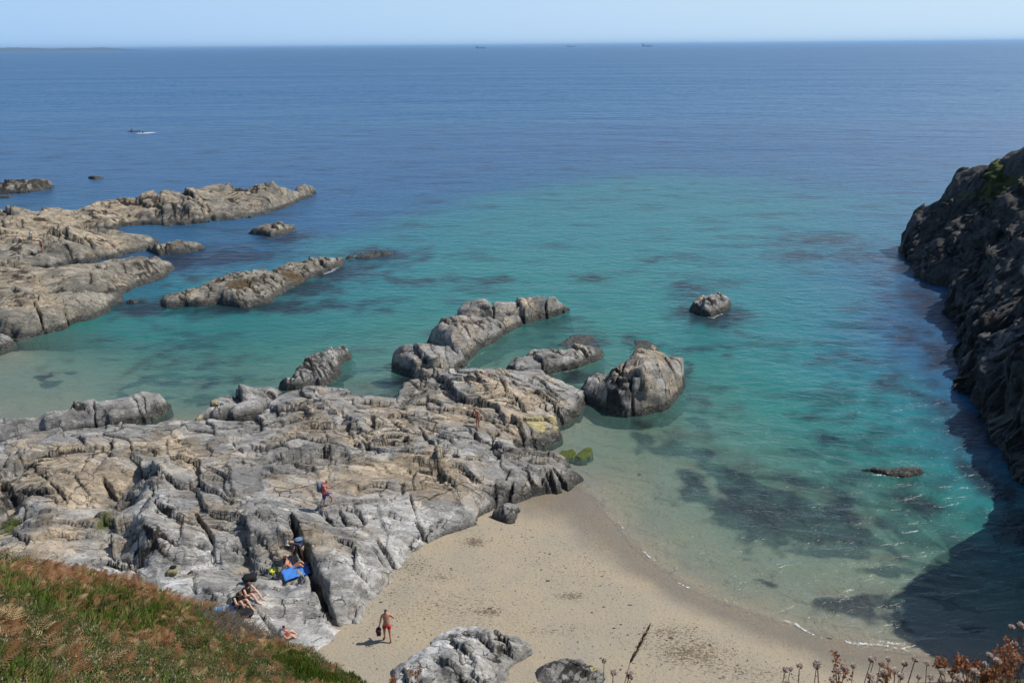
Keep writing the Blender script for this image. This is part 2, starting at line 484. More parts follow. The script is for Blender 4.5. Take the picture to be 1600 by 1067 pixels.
    for _ in range(min(nfr, 900)):
        jy_, jx_ = inside[rr.randint(len(inside))]
        Lh = frac[1] * math.exp(rr.normal(0, .55)); hh_ = frac[2] * math.exp(rr.normal(0, .6)) * min(1.6, Lh / frac[1])
        r0_ = rr.uniform()
        if r0_ < .5: an = math.radians(rr.normal(-54, 11)); nv = (-.8, -.6)
        elif r0_ < .85: an = math.radians(rr.normal(6, 11)); nv = (0, -1)
        else: an = math.radians(rr.normal(strike, 10)); nv = (-.7, .7) if rr.uniform() < .5 else (.7, -.7)
        ax_, ay_ = math.cos(an), math.sin(an); bx_, by_ = -ay_, ax_
        if (bx_ * nv[0] + by_ * nv[1] > 0) == (rr.uniform() < .85): bx_, by_ = -bx_, -by_
        ext = int(Lh / gdx) + 2; exy = int(Lh / gdy) + 2
        a0, a1, b0_, b1_ = max(jy_ - exy, 0), jy_ + exy + 1, max(jx_ - ext, 0), jx_ + ext + 1
        xs = X[a0:a1, b0_:b1_] - X[jy_, jx_]; ys = Y[a0:a1, b0_:b1_] - Y[jy_, jx_]
        al = (xs * ax_ + ys * ay_) / Lh; bb_ = xs * bx_ + ys * by_ + .22 * Lh * gnoise(al * 1.6 + jx_, al * 0 + jy_ * .37, seed + 3)
        win = np.clip(1 - al ** 2, 0, 1) ** .7 * np.clip(1.4 - np.abs(bb_) / Lh, 0, 1)
        q__ = quiet[a0:a1, b0_:b1_] * .65 + .35
        rc = Lh * .35
        z[a0:a1, b0_:b1_] += q__ * hh_ * win * np.where(bb_ > 0, .7 * np.exp(-bb_ / (rc * 2.2)), -.9 * np.exp(bb_ / rc))
        crack[a0:a1, b0_:b1_] = np.maximum(crack[a0:a1, b0_:b1_], q__ * win * 1.15 * np.exp(-((bb_ + .6 * res) / (1.0 * res)) ** 2))  # dark line paints the shade at the foot of each scarp
    for ln, w, dep in cracks:
        pts = [(p.x, p.y) for p in (P(*q) for q in ln)]
        wob = .16 * fbm(X * 1.2, Y * 1.2, seed + 5, 3)
        d, s, t = line_dist(X + wob, Y - wob, pts)
        w = w * ck[0]; dep = dep * ck[1]
        ww = np.maximum(w, res * .9) * (.35 + .9 * np.clip(np.sin(np.pi * np.clip(t, .03, .97)), 0, 1)) * (1 + .6 * gnoise(X * 1.5, Y * 1.5, seed + 6))
        g = np.exp(-(d / np.maximum(ww, .02)) ** 6)
        z -= g * dep
        crack = np.maximum(crack, g)
    z = np.where(z < 0, z * 7.0, z)
    dp_ = drop if drop < 1 else drop * 2
    z = np.maximum(z, -dp_ - .4)
    keep = z > -dp_ - .3
    tint = np.zeros((ny, nx, 4), np.float32); weed = np.zeros((ny, nx, 4), np.float32)
    tint[..., 0] = base[0] + blob(X, Y, tan, zt); tint[..., 1] = base[1] + blob(X, Y, white, zt)
    tint[..., 2] = np.clip(base[2] + blob(X, Y, dark, zt) + crack * .9, 0, 1.3); tint[..., 3] = base[3] + blob(X, Y, yellow, zt)  # shade inside the cracks is painted into the dark tint
    weed[..., 0] = blob(X, Y, green, zt); weed[..., 1] = blob(X, Y, brown, zt); weed[..., 2] = nodry
    idx = -np.ones(X.shape, int)
    fk = keep[:-1, :-1] & keep[1:, :-1] & keep[:-1, 1:] & keep[1:, 1:]
    used = np.zeros(X.shape, bool)
    used[:-1, :-1] |= fk; used[1:, :-1] |= fk; used[:-1, 1:] |= fk; used[1:, 1:] |= fk
    idx[used] = np.arange(used.sum())
    j, i = np.nonzero(fk)
    Fc = np.stack([idx[j, i], idx[j, i + 1], idx[j + 1, i + 1], idx[j + 1, i]], 1)
    jx = .25 * res * gnoise(X * 9.1, Y * 9.1, seed + 300); jy = .25 * res * gnoise(X * 9.1, Y * 9.1, seed + 301)
    V = np.stack([X + jx, Y + jy, z], -1)
    if side is not None:
        # break the steep face into blocks and overhanging ledges: push it in and out sideways, cell by cell
        (nxs, nys), amt = side
        sl = np.hypot(np.gradient(z, gdx, axis=1), np.gradient(z, gdy, axis=0)); stp_ = sstep(.35, 1.1, sl)
        alg = -X * nys + Y * nxs
        zb_ = z + .12 * alg + .5 * fbm(alg * .25, z * .3, seed + 400, 3)
        off_ = 0
        for su_, sv_, am_ in ((5.0, 2.2, .9), (2.0, 1.0, .5), (.8, .4, .2)):
            f1_, f2_, dx_, dy_, r1_, r2_, r3_ = voro(alg / su_ + .35 * zb_ / sv_, zb_ / sv_, seed + 410 + int(su_ * 10))
            off_ = off_ + am_ * ((r1_ - .5) * 1.6 + .35 * dy_ + (r2_ - .5) * dx_ * .8) - am_ * .5 * np.exp(-((f2_ - f1_) / .07) ** 2)
        off_ = off_ * amt * stp_ * sstep(-1.5, .8, z)
        V[..., 0] += nxs * off_; V[..., 1] += nys * off_
    V = V[used]
    o = mesh_from(name, V, Fc, mat, attrs={'tint': tint[used], 'weed': weed[used]})
    ROCKS.append((V, Fc))
    if name in ('rock_reef', 'sea_rock', 'boulder'):
        RINGS.append([v for v in outline if v[2] <= .25 and v[0] > -20])
    return o

SEA_ROCKS = 'rocks standing in the sea'
R = lambda *a, **k: build_rock(*a, **k)

# ---- the big rock platform
plat_out = [(-170, 705, .5), (0, 692, .5), (60, 683, .8), (140, 672, .8), (205, 668, .8), (270, 660, .6), (300, 662, .6), (360, 663, .6),
            (410, 655, .6), (418, 640, .8), (440, 622, 1), (455, 612, 1.2), (500, 608, 1.3), (545, 615, 1.2), (590, 628, .9), (622, 630, .6),
            (628, 600, 1), (660, 585, 1.3), (700, 583, 1.4), (760, 582, 1.4), (800, 580, 1.3), (850, 582, .9), (868, 600, .6), (895, 608, .5),
            (915, 615, .3), (905, 645, .1), (880, 665, .1), (860, 692, .1), (830, 697, .2), (805, 700, .2), (815, 712, .25), (850, 708, .3), (880, 712, .6),
            (912, 742, .2), (880, 765, .1), (845, 777, .1), (800, 787, .3), (770, 792, .35), (735, 822, .5), (690, 842, .5), (650, 867, .5),
            (620, 892, .6), (600, 932, .7), (560, 967, .8), (520, 1002, .9), (495, 1017, .9), (440, 1065, 1), (300, 1120, 1), (-300, 1120, 1)]
plat_in = [(100, 720, 1.6), (100, 800, 1.1), (20, 795, .5), (165, 795, .6), (230, 760, 1.5), (300, 700, 1.6), (300, 790, 2.25), (235, 805, 2.1), (400, 800, 2.2),
           (500, 700, 2.2), (600, 660, 2.0), (740, 670, 1.8), (760, 600, 1.8), (820, 620, 1.3), (660, 720, 2.2), (600, 720, 2.1), (540, 770, 2.2),
           (600, 800, 1.9), (690, 790, 1.5), (740, 770, 1.4), (780, 720, 1.6), (840, 740, 1.3), (490, 860, 1.9), (440, 890, 1.45), (390, 930, 1.6),
           (300, 900, 1.5), (230, 900, 1.4), (330, 870, 1.3), (150, 860, 1.1), (520, 900, 2.1), (560, 920, 1.6), (460, 980, 1.2), (50, 850, 1.0),
           (400, 640, 1.1), (480, 640, 1.7), (0, 900, 1.2), (860, 660, .9), (700, 620, 1.6), (200, 690, 1.3), (560, 650, 1.6), (820, 680, 1.2)]
k2 = lambda pts, z=2.0: [(a, b, z) for a, b in pts]
plat_cracks = [
    (k2([(455, 815), (468, 850), (480, 880), (505, 930), (520, 950)]), .42, 1.6), (k2([(497, 900), (515, 938), (520, 950), (566, 948)]), .16, .6),
    (k2([(488, 893), (525, 890), (555, 878), (580, 874)]), .1, .45), (k2([(396, 942), (420, 965), (445, 990)]), .16, .5),
    (k2([(240, 808), (300, 826), (380, 832), (455, 828)]), .12, .7), (k2([(305, 806), (325, 835), (335, 850)]), .22, .8),
    (k2([(232, 850), (280, 852), (350, 848), (460, 843)]), .14, .8), (k2([(460, 822), (540, 822), (575, 812)]), .1, .5),
    (k2([(508, 805), (520, 822)]), .14, .5), (k2([(528, 800), (545, 822)]), .14, .5), (k2([(550, 795), (572, 818)]), .14, .5),
    (k2([(586, 830), (605, 850), (628, 868)]), .2, .7), (k2([(580, 845), (602, 866)]), .08, .4), (k2([(440, 725), (465, 735), (520, 735), (545, 742)]), .22, .7),
    (k2([(468, 742), (505, 746)]), .25, .8), (k2([(563, 692), (595, 715)]), .24, .8), (k2([(655, 672), (675, 700), (692, 710)]), .22, .8),
    (k2([(632, 705), (640, 712)]), .25, .7), (k2([(680, 690), (700, 712)]), .18, .6), (k2([(700, 585), (735, 608), (760, 610)], 1.6), .42, 1.4),
    (k2([(672, 603), (725, 606)], 1.6), .28, .9), (k2([(690, 610), (715, 625)], 1.6), .25, .9), (k2([(780, 600), (800, 612)], 1.6), .18, .7),
    (k2([(730, 672), (750, 688), (765, 680), (785, 655), (800, 640)], 1.8), .18, .8), (k2([(740, 674), (752, 690)], 1.8), .35, 1.1),
    (k2([(704, 730), (714, 715), (722, 705)], 1.7), .3, .9), (k2([(770, 780), (775, 755), (800, 735)], 1.4), .16, .6), (k2([(785, 770), (800, 750)], 1.3), .3, .9),
    (k2([(842, 755), (856, 770)], 1.2), .35, 1.1), (k2([(850, 730), (878, 758)], 1.2), .26, 1.0), (k2([(862, 722), (895, 752)], 1.2), .26, 1.0), (k2([(848, 745), (860, 728)], 1.2), .25, .9),
    (k2([(645, 800), (660, 812), (668, 818)], 2), .25, .9), (k2([(674, 812), (682, 816)], 2), .16, .6), (k2([(640, 770), (650, 800)], 2), .1, .4),
    (k2([(700, 718), (640, 745), (600, 795)], 2.2), .1, .4), (k2([(160, 745), (172, 760), (188, 770)], 1.4), .35, .9), (k2([(230, 755), (238, 768)], 1.5), .25, .8),
    (k2([(300, 735), (318, 762), (340, 755)], 1.7), .14, .4), (k2([(360, 690), (368, 705), (378, 716)], 1.7), .18, .6), (k2([(0, 740), (60, 735), (130, 738)], 1.4), .12, .5),
    (k2([(0, 760), (50, 770), (90, 790)], 1.2), .2, .7), (k2([(60, 738), (75, 755)], 1.2), .14, .5), (k2([(80, 760), (105, 788)], 1.2), .16, .6), (k2([(10, 720), (70, 705)], 1.4), .16, .5),
    (k2([(20, 730), (80, 712)], 1.4), .12, .5), (k2([(0, 752), (20, 775)], 1.1), .5, 1.1), (k2([(210, 885), (228, 910), (240, 925)], 1.5), .16, .5), (k2([(195, 870), (215, 888)], 1.5), .1, .4),
    (k2([(300, 895), (306, 940)], 1.5), .07, .3), (k2([(530, 580 + 245), (560, 835)], 2.2), .08, .3), (k2([(640, 845), (655, 838), (690, 812)], 1.2), .07, .3),
    (k2([(590, 668), (612, 662)], 2), .14, .5), (k2([(505, 675), (540, 690), (565, 702)], 2), .08, .4), (k2([(620, 640), (640, 668)], 2), .09, .4),
    (k2([(820, 655), (850, 690)], 1.3), .1, .4), (k2([(800, 625), (825, 640)], 1.4), .15, .6), (k2([(760, 632), (780, 640)], 1.6), .12, .5), (k2([(655, 635), (668, 645)], 1.8), .16, .6)]
plat_steps = [
    (k2([(470, 842), (380, 852), (300, 858), (240, 868), (222, 850), (212, 815), (225, 798)], 1.9), -1.2, 2.0),
    (k2([(222, 745), (205, 765), (215, 790)], 1.5), 1.0, 1.6), (k2([(622, 606), (680, 612), (735, 615), (800, 622)], 1.5), .5, 1.4),
    (k2([(520, 952), (500, 905), (470, 840)], 2), -.45, 1.4), (k2([(566, 950), (520, 952)], 1.9), -.4, 1.0),
    (k2([(0, 775), (30, 790), (40, 812)], 1.0), .7, 1.5), (k2([(440, 735), (500, 745), (560, 742)], 2.2), .35, 1.3),
    (k2([(800, 690), (830, 690), (860, 688)], .7), .8, 1.0), (k2([(630, 868), (660, 840), (730, 815)], 1.0), .5, .9)]
platform = build_rock('rock_platform', plat_out, plat_in, .075, M_ROCK, 21, strike=46,
    blocks=((5.5, 3.0, .10, .14), (2.4, 1.3, .06, .17), (1.0, .6, .01, .14), (.45, .3, .0, .14)), saw=(1.6, .07), fine=.003, steep=.85, edge_slope=2.4, ragged=.4, ledge=.13, fac=((2.4, 1.5, .92, .1), (1.0, .65, .5, .12)), frac=(1.4, 1.6, .1), ck=(.5, .55),
    tan=[(640, 745, 90, 22, .8), (560, 765, 60, 20, .7), (130, 735, 130, 35, .75), (260, 690, 60, 20, .6), (520, 690, 120, 40, .35), (740, 640, 110, 40, .45), (60, 840, 90, 40, .4), (480, 860, 50, 25, .4), (600, 640, 150, 25, .4), (690, 740, 30, 12, .6)],
    white=[(250, 800, 60, 25, .9), (270, 912, 45, 22, 1.8), (640, 820, 120, 50, .75), (420, 930, 80, 60, .7), (500, 980, 60, 40, .9), (560, 900, 60, 40, .8), (720, 700, 60, 40, .5), (200, 880, 90, 20, .9), (330, 860, 60, 20, .8), (600, 690, 60, 20, .5), (420, 810, 120, 40, .4)],
    dark=[(40, 742, 70, 22, .38), (25, 760, 40, 18, .6), (700, 835, 60, 12, .55), (640, 870, 25, 20, .5), (830, 740, 60, 30, .35), (880, 740, 40, 30, .4), (240, 855, 40, 12, .5)],
    yellow=[(840, 645, 35, 22, .9), (875, 640, 25, 20, 1.0), (130, 790, 20, 10, 0), (450, 720, 25, 12, .55), (390, 720, 15, 8, .7), (100, 900, 18, 8, .8), (80, 830, 60, 6, .5), (100, 870, 30, 6, .5), (180, 775, 30, 12, .7)],
    green=[(10, 798, 30, 9, .9), (160, 803, 25, 10, .9), (855, 685, 20, 8, .7)], brown=[(180, 785, 30, 14, .8), (25, 800, 25, 6, .5), (740, 815, 40, 5, .7)],
    cracks=plat_cracks, steps=plat_steps,
    calm=[(420, 930, 110, 60, 1.0), (500, 980, 70, 45, 1.0), (230, 895, 120, 22, .9), (640, 830, 110, 45, .65), (560, 900, 60, 50, .65), (380, 800, 110, 28, .7), (480, 780, 80, 30, .7), (600, 740, 80, 25, .6), (60, 870, 90, 30, .7), (340, 700, 80, 25, .5), (520, 860, 60, 25, .6), (130, 790, 60, 20, .6)], zt=1.8, base=(.24, .0, -.05, 0))
tag(platform, kind='structure')

# ---- reefs at the left; dark tint mixes brown streaks with painted shade
far = dict(fac=((4.2, 2.2, .9, .2), (1.5, .9, .5, .2)), frac=(.7, 2.2, .2), blocks=((7, 3, .3, .12), (2.6, 1.3, .1, .16), (1.0, .6, .02, .2)), saw=(2.1, .34), fine=.02, edge_slope=1.8, ragged=.7, ledge=.3)
o = R('rock_reef', [(497, 298, .2), (470, 313, 0), (400, 336, 0), (330, 345, 0), (215, 351, 0), (150, 357, .4), (60, 362, 1.2), (-90, 368, 1.2), (-90, 338, 2),
      (40, 333, 2), (100, 332, 2), (160, 316, 2.6), (240, 303, 3.2), (340, 288, 4), (420, 287, 3.8), (470, 291, 2)],
      [(300, 312, 3.6), (250, 325, 2.8), (350, 318, 2.9), (400, 310, 3), (150, 338, 2.3), (220, 335, 1.8), (30, 350, 2.1)], .2, M_REEF, 31, strike=46, steep=.75,
      tan=[(60, 348, 90, 14, .8), (200, 318, 90, 10, .5), (330, 300, 90, 10, .4)], dark=[(230, 338, 40, 10, .7), (290, 330, 40, 8, .45), (390, 298, 20, 8, .7), (400, 325, 20, 10, .5), (160, 328, 50, 8, .35), (370, 325, 16, 12, .7)], zt=2.5, base=(.25, 0, .1, 0), **far)
tag(o, 'longest tan rock ridge in the upper left sea, ending in a pale pointed tip', 'rock', 'rock ridges at the left')
o = R('rock_reef', [(248, 376, 0), (240, 388, 0), (185, 399, .2), (100, 412, .4), (0, 420, .6), (-90, 426, .6), (-90, 352, 2.2), (0, 360, 2.2), (90, 362, 2), (150, 362, 1.8), (215, 366, 1)],
      [(40, 385, 2.3), (90, 390, 1.9), (150, 382, 1.6), (0, 405, 1.3), (200, 380, 1)], .17, M_REEF, 32, strike=46, steep=.8,
      tan=[(40, 372, 90, 12, 1.0), (150, 372, 80, 8, .6)], dark=[(95, 400, 18, 10, .7), (175, 395, 20, 6, .6), (30, 392, 10, 6, .6)], white=[(60, 405, 60, 8, .5)], zt=2, base=(.15, 0, 0, 0), **far)
tag(o, 'smooth tan rock slab below the long ridge, with two tiny people standing on it', 'rock', 'rock ridges at the left')
o = R('rock_reef', [(280, 416, 0), (268, 430, 0), (215, 447, 0), (185, 459, .2), (100, 462, .6), (0, 472, .8), (-90, 478, .8), (-90, 410, 2), (0, 412, 2), (80, 420, 1.8), (150, 411, 2.2), (200, 402, 2.1), (250, 404, 1.2)],
      [(170, 430, 1.9), (220, 420, 1.8), (60, 440, 1.5), (120, 445, 1.5), (0, 445, 1.5), (145, 445, 1.3)], .15, M_REEF, 33, strike=46, steep=.75,
      tan=[(60, 430, 90, 12, .5)], dark=[(70, 450, 16, 8, .9), (150, 448, 10, 14, .9), (225, 415, 40, 10, .45), (35, 428, 12, 6, .7)], brown=[(235, 418, 40, 12, .5)], zt=2, base=(.2, 0, .05, 0), **far)
tag(o, 'knobbly rock ridge at left with a rounded brown-speckled end', 'rock', 'rock ridges at the left')
o = R('rock_reef', [(192, 464, 0), (178, 480, 0), (125, 504, 0), (62, 525, 0), (32, 530, 0), (0, 522, .2), (-90, 530, .4), (-90, 456, 2), (0, 460, 2), (60, 463, 2), (140, 458, 1.5)],
      [(40, 490, 1.9), (100, 480, 1.8), (140, 475, 1.5), (90, 500, 1.2), (0, 500, 1.5)], .13, M_REEF, 34, strike=46, steep=.62,
      tan=[(60, 475, 90, 12, .5)], dark=[(15, 520, 30, 10, .9)], white=[(120, 490, 60, 10, .5)], cracks=[(k2([(55, 483), (75, 515), (80, 525)], 1.5), .28, 1.2), (k2([(100, 485), (120, 500)], 1.5), .3, 1.2)],
      zt=2, base=(.1, .1, 0, 0), frac=(.5, 1.2, .14), ledge=.22, blocks=((7, 3, .3, .15), (2.6, 1.3, .12, .22), (1.0, .6, .05, .3)), saw=(1.7, .2), fine=.05, edge_slope=2.6, ragged=.7)
tag(o, 'pale rock slab at left split by dark clefts, beside the shallow cove', 'rock', 'rock ridges at the left')
small = dict(fac=((1.3, .8, .9, .35), (.6, .4, .6, .4)), frac=(.6, .6, .1), blocks=((2.6, 1.3, .2, .22), (1.1, .6, .1, .36), (.5, .35, .04, .5)), saw=(.9, .14), fine=.02, ledge=.16, edge_slope=2.6, ragged=.4)
o = R('sea_rock', [(-30, 526, .5), (10, 524, .8), (24, 532, .3), (24, 541, 0), (5, 547, 0), (-30, 548, 0)], [(0, 532, .9)], .12, M_ROCK, 35, **small)
tag(o, 'small rounded grey boulder at the left edge by the cove sand', 'rock', SEA_ROCKS)
o = R('sea_rock', [(228, 391, 0), (240, 381, 1.1), (275, 377, 1.3), (310, 380, .7), (322, 387, 0), (300, 394, 0), (255, 398, 0)], [(260, 386, 1.2), (290, 385, 1)], .14, M_REEF, 36, base=(.2, 0, .15, 0), **small)
tag(o, 'low lumpy brown rock just right of the slab with two people', 'rock', SEA_ROCKS)
o = R('sea_rock', [(388, 365, 0), (410, 352, 1.1), (440, 349, 1.3), (459, 354, .6), (450, 364, 0), (420, 370, 0)], [(425, 358, 1.1)], .15, M_REEF, 37, base=(.3, 0, .1, 0), brown=[(410, 360, 20, 8, .6)], **small)
tag(o, 'small brown rock alone in blue water below the long ridge tip', 'rock', SEA_ROCKS)
o = R('sea_rock', [(250, 467, .4), (262, 482, 0), (300, 480, 0), (345, 475, 0), (380, 481, 0), (425, 473, 0), (440, 459, 0), (472, 441, 0), (512, 425, 0), (542, 411, 0), (530, 404, .6), (490, 406, .9), (455, 413, 1.2), (420, 423, 1.4), (390, 425, 1.6), (355, 428, 1.7), (320, 444, 1.5), (285, 457, 1.1)],
      [(350, 455, 1.3), (400, 445, 1.4), (430, 440, 1.1), (480, 422, .8), (300, 468, .9)], .13, M_REEF, 38, steep=.7, brown=[(375, 445, 35, 8, 1.0), (455, 422, 30, 6, 1.0), (340, 460, 30, 6, .4)], white=[(470, 438, 30, 8, .3)], dark=[(380, 470, 40, 5, .5)], base=(.12, 0, .08, 0), **small)
tag(o, 'long low rock in the cove mouth with rusty seaweed patches on top', 'rock', SEA_ROCKS)
o = R('sea_rock', [(538, 404, .1), (560, 397, .35), (600, 395, .15), (630, 394, 0), (600, 400, 0), (560, 405, 0)], [(565, 400, .3)], .15, M_REEF, 39, base=(0, 0, .8, 0), **small)
tag(o, 'dark wet rock barely awash off the end of the seaweed-topped rock', 'rock', SEA_ROCKS)
o = R('sea_rock', [(194, 473, 0), (205, 467, .4), (235, 464, .3), (236, 468, 0), (210, 474, 0)], [(212, 469, .4)], .14, M_REEF, 40, **small)
tag(o, 'tiny flat rock between the cleft slab and the seaweed-topped rock', 'rock', SEA_ROCKS)
o = R('sea_rock', [(-60, 306, 0), (0, 304, 0), (50, 301, 0), (86, 291, 0), (70, 281, 1.8), (30, 279, 2.3), (-60, 280, 2.3)], [(20, 290, 2)], .25, M_REEF, 41, base=(.1, 0, .3, 0), **small)
tag(o, 'dark brown rock at the left edge, farthest out to sea', 'rock', SEA_ROCKS)
o = R('sea_rock', [(-30, 311, 0), (15, 310, 0), (24, 306, 0), (0, 304, .5), (-30, 304, .5)], [], .2, M_REEF, 42, base=(.1, 0, .3, 0), **small)
tag(o, 'sliver of low rock just below the farthest left rock', 'rock', SEA_ROCKS)
o = R('sea_rock', [(134, 279, 0), (142, 274, .7), (158, 274, .7), (166, 278, 0), (150, 281, 0)], [(150, 277, .7)], .22, M_REEF, 43, base=(.2, 0, .2, 0), **small)
tag(o, 'tiny rock awash in open water right of the farthest left rock', 'rock', SEA_ROCKS)

# ---- rocks in the turquoise water
big = dict(fac=((2.2, 1.4, .95, .3), (.9, .6, .4, .2)), frac=(.6, .75, .1), blocks=((3.4, 1.9, .2, .2), (1.3, .7, .07, .25), (.6, .4, .01, .2)), saw=(1.1, .1), fine=.005, ledge=.17, edge_slope=3.0, ragged=.4)
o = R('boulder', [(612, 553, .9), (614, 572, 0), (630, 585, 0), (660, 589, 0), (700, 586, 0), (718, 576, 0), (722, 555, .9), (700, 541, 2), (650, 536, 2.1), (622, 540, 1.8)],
      [(650, 555, 2.0), (690, 560, 1.6), (640, 565, 1.4), (665, 570, 1.2)], .09, M_ROCK, 51, steep=.55, dark=[(620, 570, 20, 14, .4)], base=(.25, .05, 0, 0), **big)  # undercut shade painted into the dark tint; the mesh has no overhang
tag(o, 'blunt rounded boulder with painted undercut shade, front end of the island chain', 'rock', SEA_ROCKS)
o = R('boulder', [(678, 522, .8), (690, 545, .5), (712, 566, 0), (735, 562, 0), (748, 545, 0), (790, 522, 0), (818, 506, 0), (800, 496, .9), (760, 494, 2), (715, 493, 2.2), (690, 503, 2)],
      [(720, 515, 2), (760, 510, 1.6), (735, 535, 1), (700, 525, 1.6)], .095, M_ROCK, 52, steep=.6, base=(.35, 0, 0, 0), dark=[(760, 520, 20, 8, .4)], **big)
tag(o, 'broad tan island rock in turquoise water, middle of the island chain', 'rock', SEA_ROCKS)
o = R('boulder', [(712, 488, 1.2), (730, 500, .8), (790, 504, .2), (840, 499, 0), (885, 488, 0), (897, 480, 0), (870, 466, 1.6), (835, 461, 2.2), (780, 465, 2.2), (735, 472, 2)],
      [(780, 482, 2), (830, 478, 1.9), (860, 480, 1.1), (740, 485, 1.8)], .1, M_ROCK, 53, steep=.6, cracks=[(k2([(768, 466), (772, 490)], 2), .16, .7), (k2([(852, 464), (858, 488)], 1.6), .16, .7), (k2([(790, 480), (812, 496)], 1.6), .18, .6)], base=(.3, 0, 0, 0), **big)
tag(o, 'flat-backed tan rock with a pointed right end, outermost of the island chain', 'rock', SEA_ROCKS)
o = R('sea_rock', [(433, 597, .4), (440, 609, 0), (480, 609, 0), (512, 601, 0), (530, 590, 0), (535, 572, 0), (549, 556, 0), (540, 545, .8), (515, 543, 1.2), (495, 553, 1.2), (470, 572, 1.2), (450, 588, 1)],
      [(490, 585, 1), (515, 560, 1)], .09, M_ROCK, 54, steep=.7, base=(-.2, .1, .3, 0), white=[(490, 580, 30, 15, .8)], **small)
tag(o, 'narrow dark rock crusted with white barnacles, jutting into the cove from the platform', 'rock', SEA_ROCKS)
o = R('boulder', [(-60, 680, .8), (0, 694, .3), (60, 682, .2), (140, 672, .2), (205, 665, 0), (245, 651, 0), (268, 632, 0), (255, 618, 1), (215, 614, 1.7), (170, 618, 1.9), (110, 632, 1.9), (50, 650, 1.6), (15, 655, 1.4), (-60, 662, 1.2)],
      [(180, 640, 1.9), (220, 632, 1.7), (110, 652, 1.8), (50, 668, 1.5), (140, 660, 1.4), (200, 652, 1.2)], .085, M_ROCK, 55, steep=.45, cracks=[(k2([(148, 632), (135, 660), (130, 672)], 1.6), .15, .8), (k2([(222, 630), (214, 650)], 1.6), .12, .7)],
      dark=[(60, 678, 50, 8, .6), (150, 668, 50, 8, .6), (230, 652, 20, 6, .6)], base=(.0, .15, 0, 0), **big)  # shade along the foot is painted with the dark tint
tag(o, 'long grey boulder with a dark shaded foot along the cove edge at left', 'rock', SEA_ROCKS)
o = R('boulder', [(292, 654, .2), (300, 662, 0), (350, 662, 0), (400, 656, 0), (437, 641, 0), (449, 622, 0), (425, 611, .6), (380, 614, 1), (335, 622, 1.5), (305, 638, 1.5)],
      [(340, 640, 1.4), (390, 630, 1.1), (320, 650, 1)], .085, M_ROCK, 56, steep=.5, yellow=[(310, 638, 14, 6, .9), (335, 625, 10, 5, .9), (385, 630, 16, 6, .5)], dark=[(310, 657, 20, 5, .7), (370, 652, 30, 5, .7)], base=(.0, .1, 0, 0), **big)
tag(o, 'flat grey boulder with yellow lichen corners, right of the long grey boulder', 'rock', SEA_ROCKS)
o = R('sea_rock', [(788, 574, .4), (800, 584, .3), (850, 585, 0), (900, 577, 0), (940, 561, 0), (947, 549, 0), (920, 540, .8), (880, 545, 1.1), (840, 548, 1.2), (815, 562, 1)],
      [(850, 565, 1), (900, 557, .9)], .09, M_ROCK, 57, steep=.7, base=(.25, .1, .12, .15), white=[(860, 575, 50, 8, .5)], **small)
tag(o, 'rugged barnacle-crusted rock between the platform tip and the island chain', 'rock', SEA_ROCKS)
o = R('boulder', [(912, 618, .3), (935, 640, 0), (962, 650, 0), (1010, 649, 0), (1040, 642, 0), (1058, 624, 0), (1068, 585, 0), (1062, 563, 1.4), (1030, 551, 3), (1000, 547, 3.3), (982, 558, 3.1), (962, 585, 2), (935, 603, 1)],
      [(1010, 565, 3.2), (1000, 585, 2.7), (1040, 590, 2), (980, 600, 1.9), (1020, 620, 1.5), (975, 625, 1.2), (1050, 570, 1.9)], .085, M_ROCK, 58, steep=.7, strike=70, base=(.5, 0, .02, .45), dark=[(960, 615, 20, 20, .6), (985, 640, 20, 6, .6)],
      cracks=[(k2([(962, 592), (985, 605), (1000, 640)], 1.8), .22, .7), (k2([(985, 565), (965, 590)], 2.4), .2, .5)], **big)
tag(o, 'tall craggy yellowish boulder standing right of the platform tip', 'rock', SEA_ROCKS)
o = R('boulder', [(905, 608, .3), (915, 618, .1), (940, 618, .1), (950, 600, .2), (945, 583, .9), (930, 579, 1.2), (912, 592, .9)], [(930, 595, 1.2)], .08, M_ROCK, 59, base=(-.2, .1, .1, 0), **small)
tag(o, 'small grey rock wedged between the platform tip and the tall craggy boulder', 'rock', SEA_ROCKS)
o = R('sea_rock', [(1086, 472, .7), (1092, 490, 0), (1115, 495, 0), (1138, 486, 0), (1142, 474, .1), (1125, 462, 1), (1092, 461, 1.3)], [(1105, 472, 1.2)], .1, M_ROCK, 60, base=(.2, .1, .1, 0), **small)
tag(o, 'small lone rock ringed by dark weed in the middle of the bay', 'rock', SEA_ROCKS)
o = R('sea_rock', [(1345, 735, 0), (1395, 743, 0), (1428, 743, 0), (1443, 736, 0), (1430, 729, .55), (1398, 732, .3), (1365, 732, .12)], [(1415, 735, .5)], .07, M_ROCK, 61, base=(.1, 0, .35, .3), blocks=((1.2, .6, .15, .5),), saw=(.5, .1), fine=.05, edge_slope=2, ragged=.2, drop=.7)
tag(o, 'thin rock just breaking the surface near the dark cliff', 'rock', SEA_ROCKS)
o = R('sea_rock', [(770, 800, .5), (785, 816, .35), (808, 815, .3), (812, 795, .3), (795, 786, .8), (775, 788, .9)], [(788, 798, .9)], .06, M_ROCK, 62, base=(-.1, 0, .4, .2), blocks=((1.0, .6, .2, .5), (.5, .3, .1, .5)), saw=(.6, .12), fine=.05, edge_slope=2.6, ragged=.2)
tag(o, 'small dark ragged rock in the sand at the foot of the platform', 'rock')
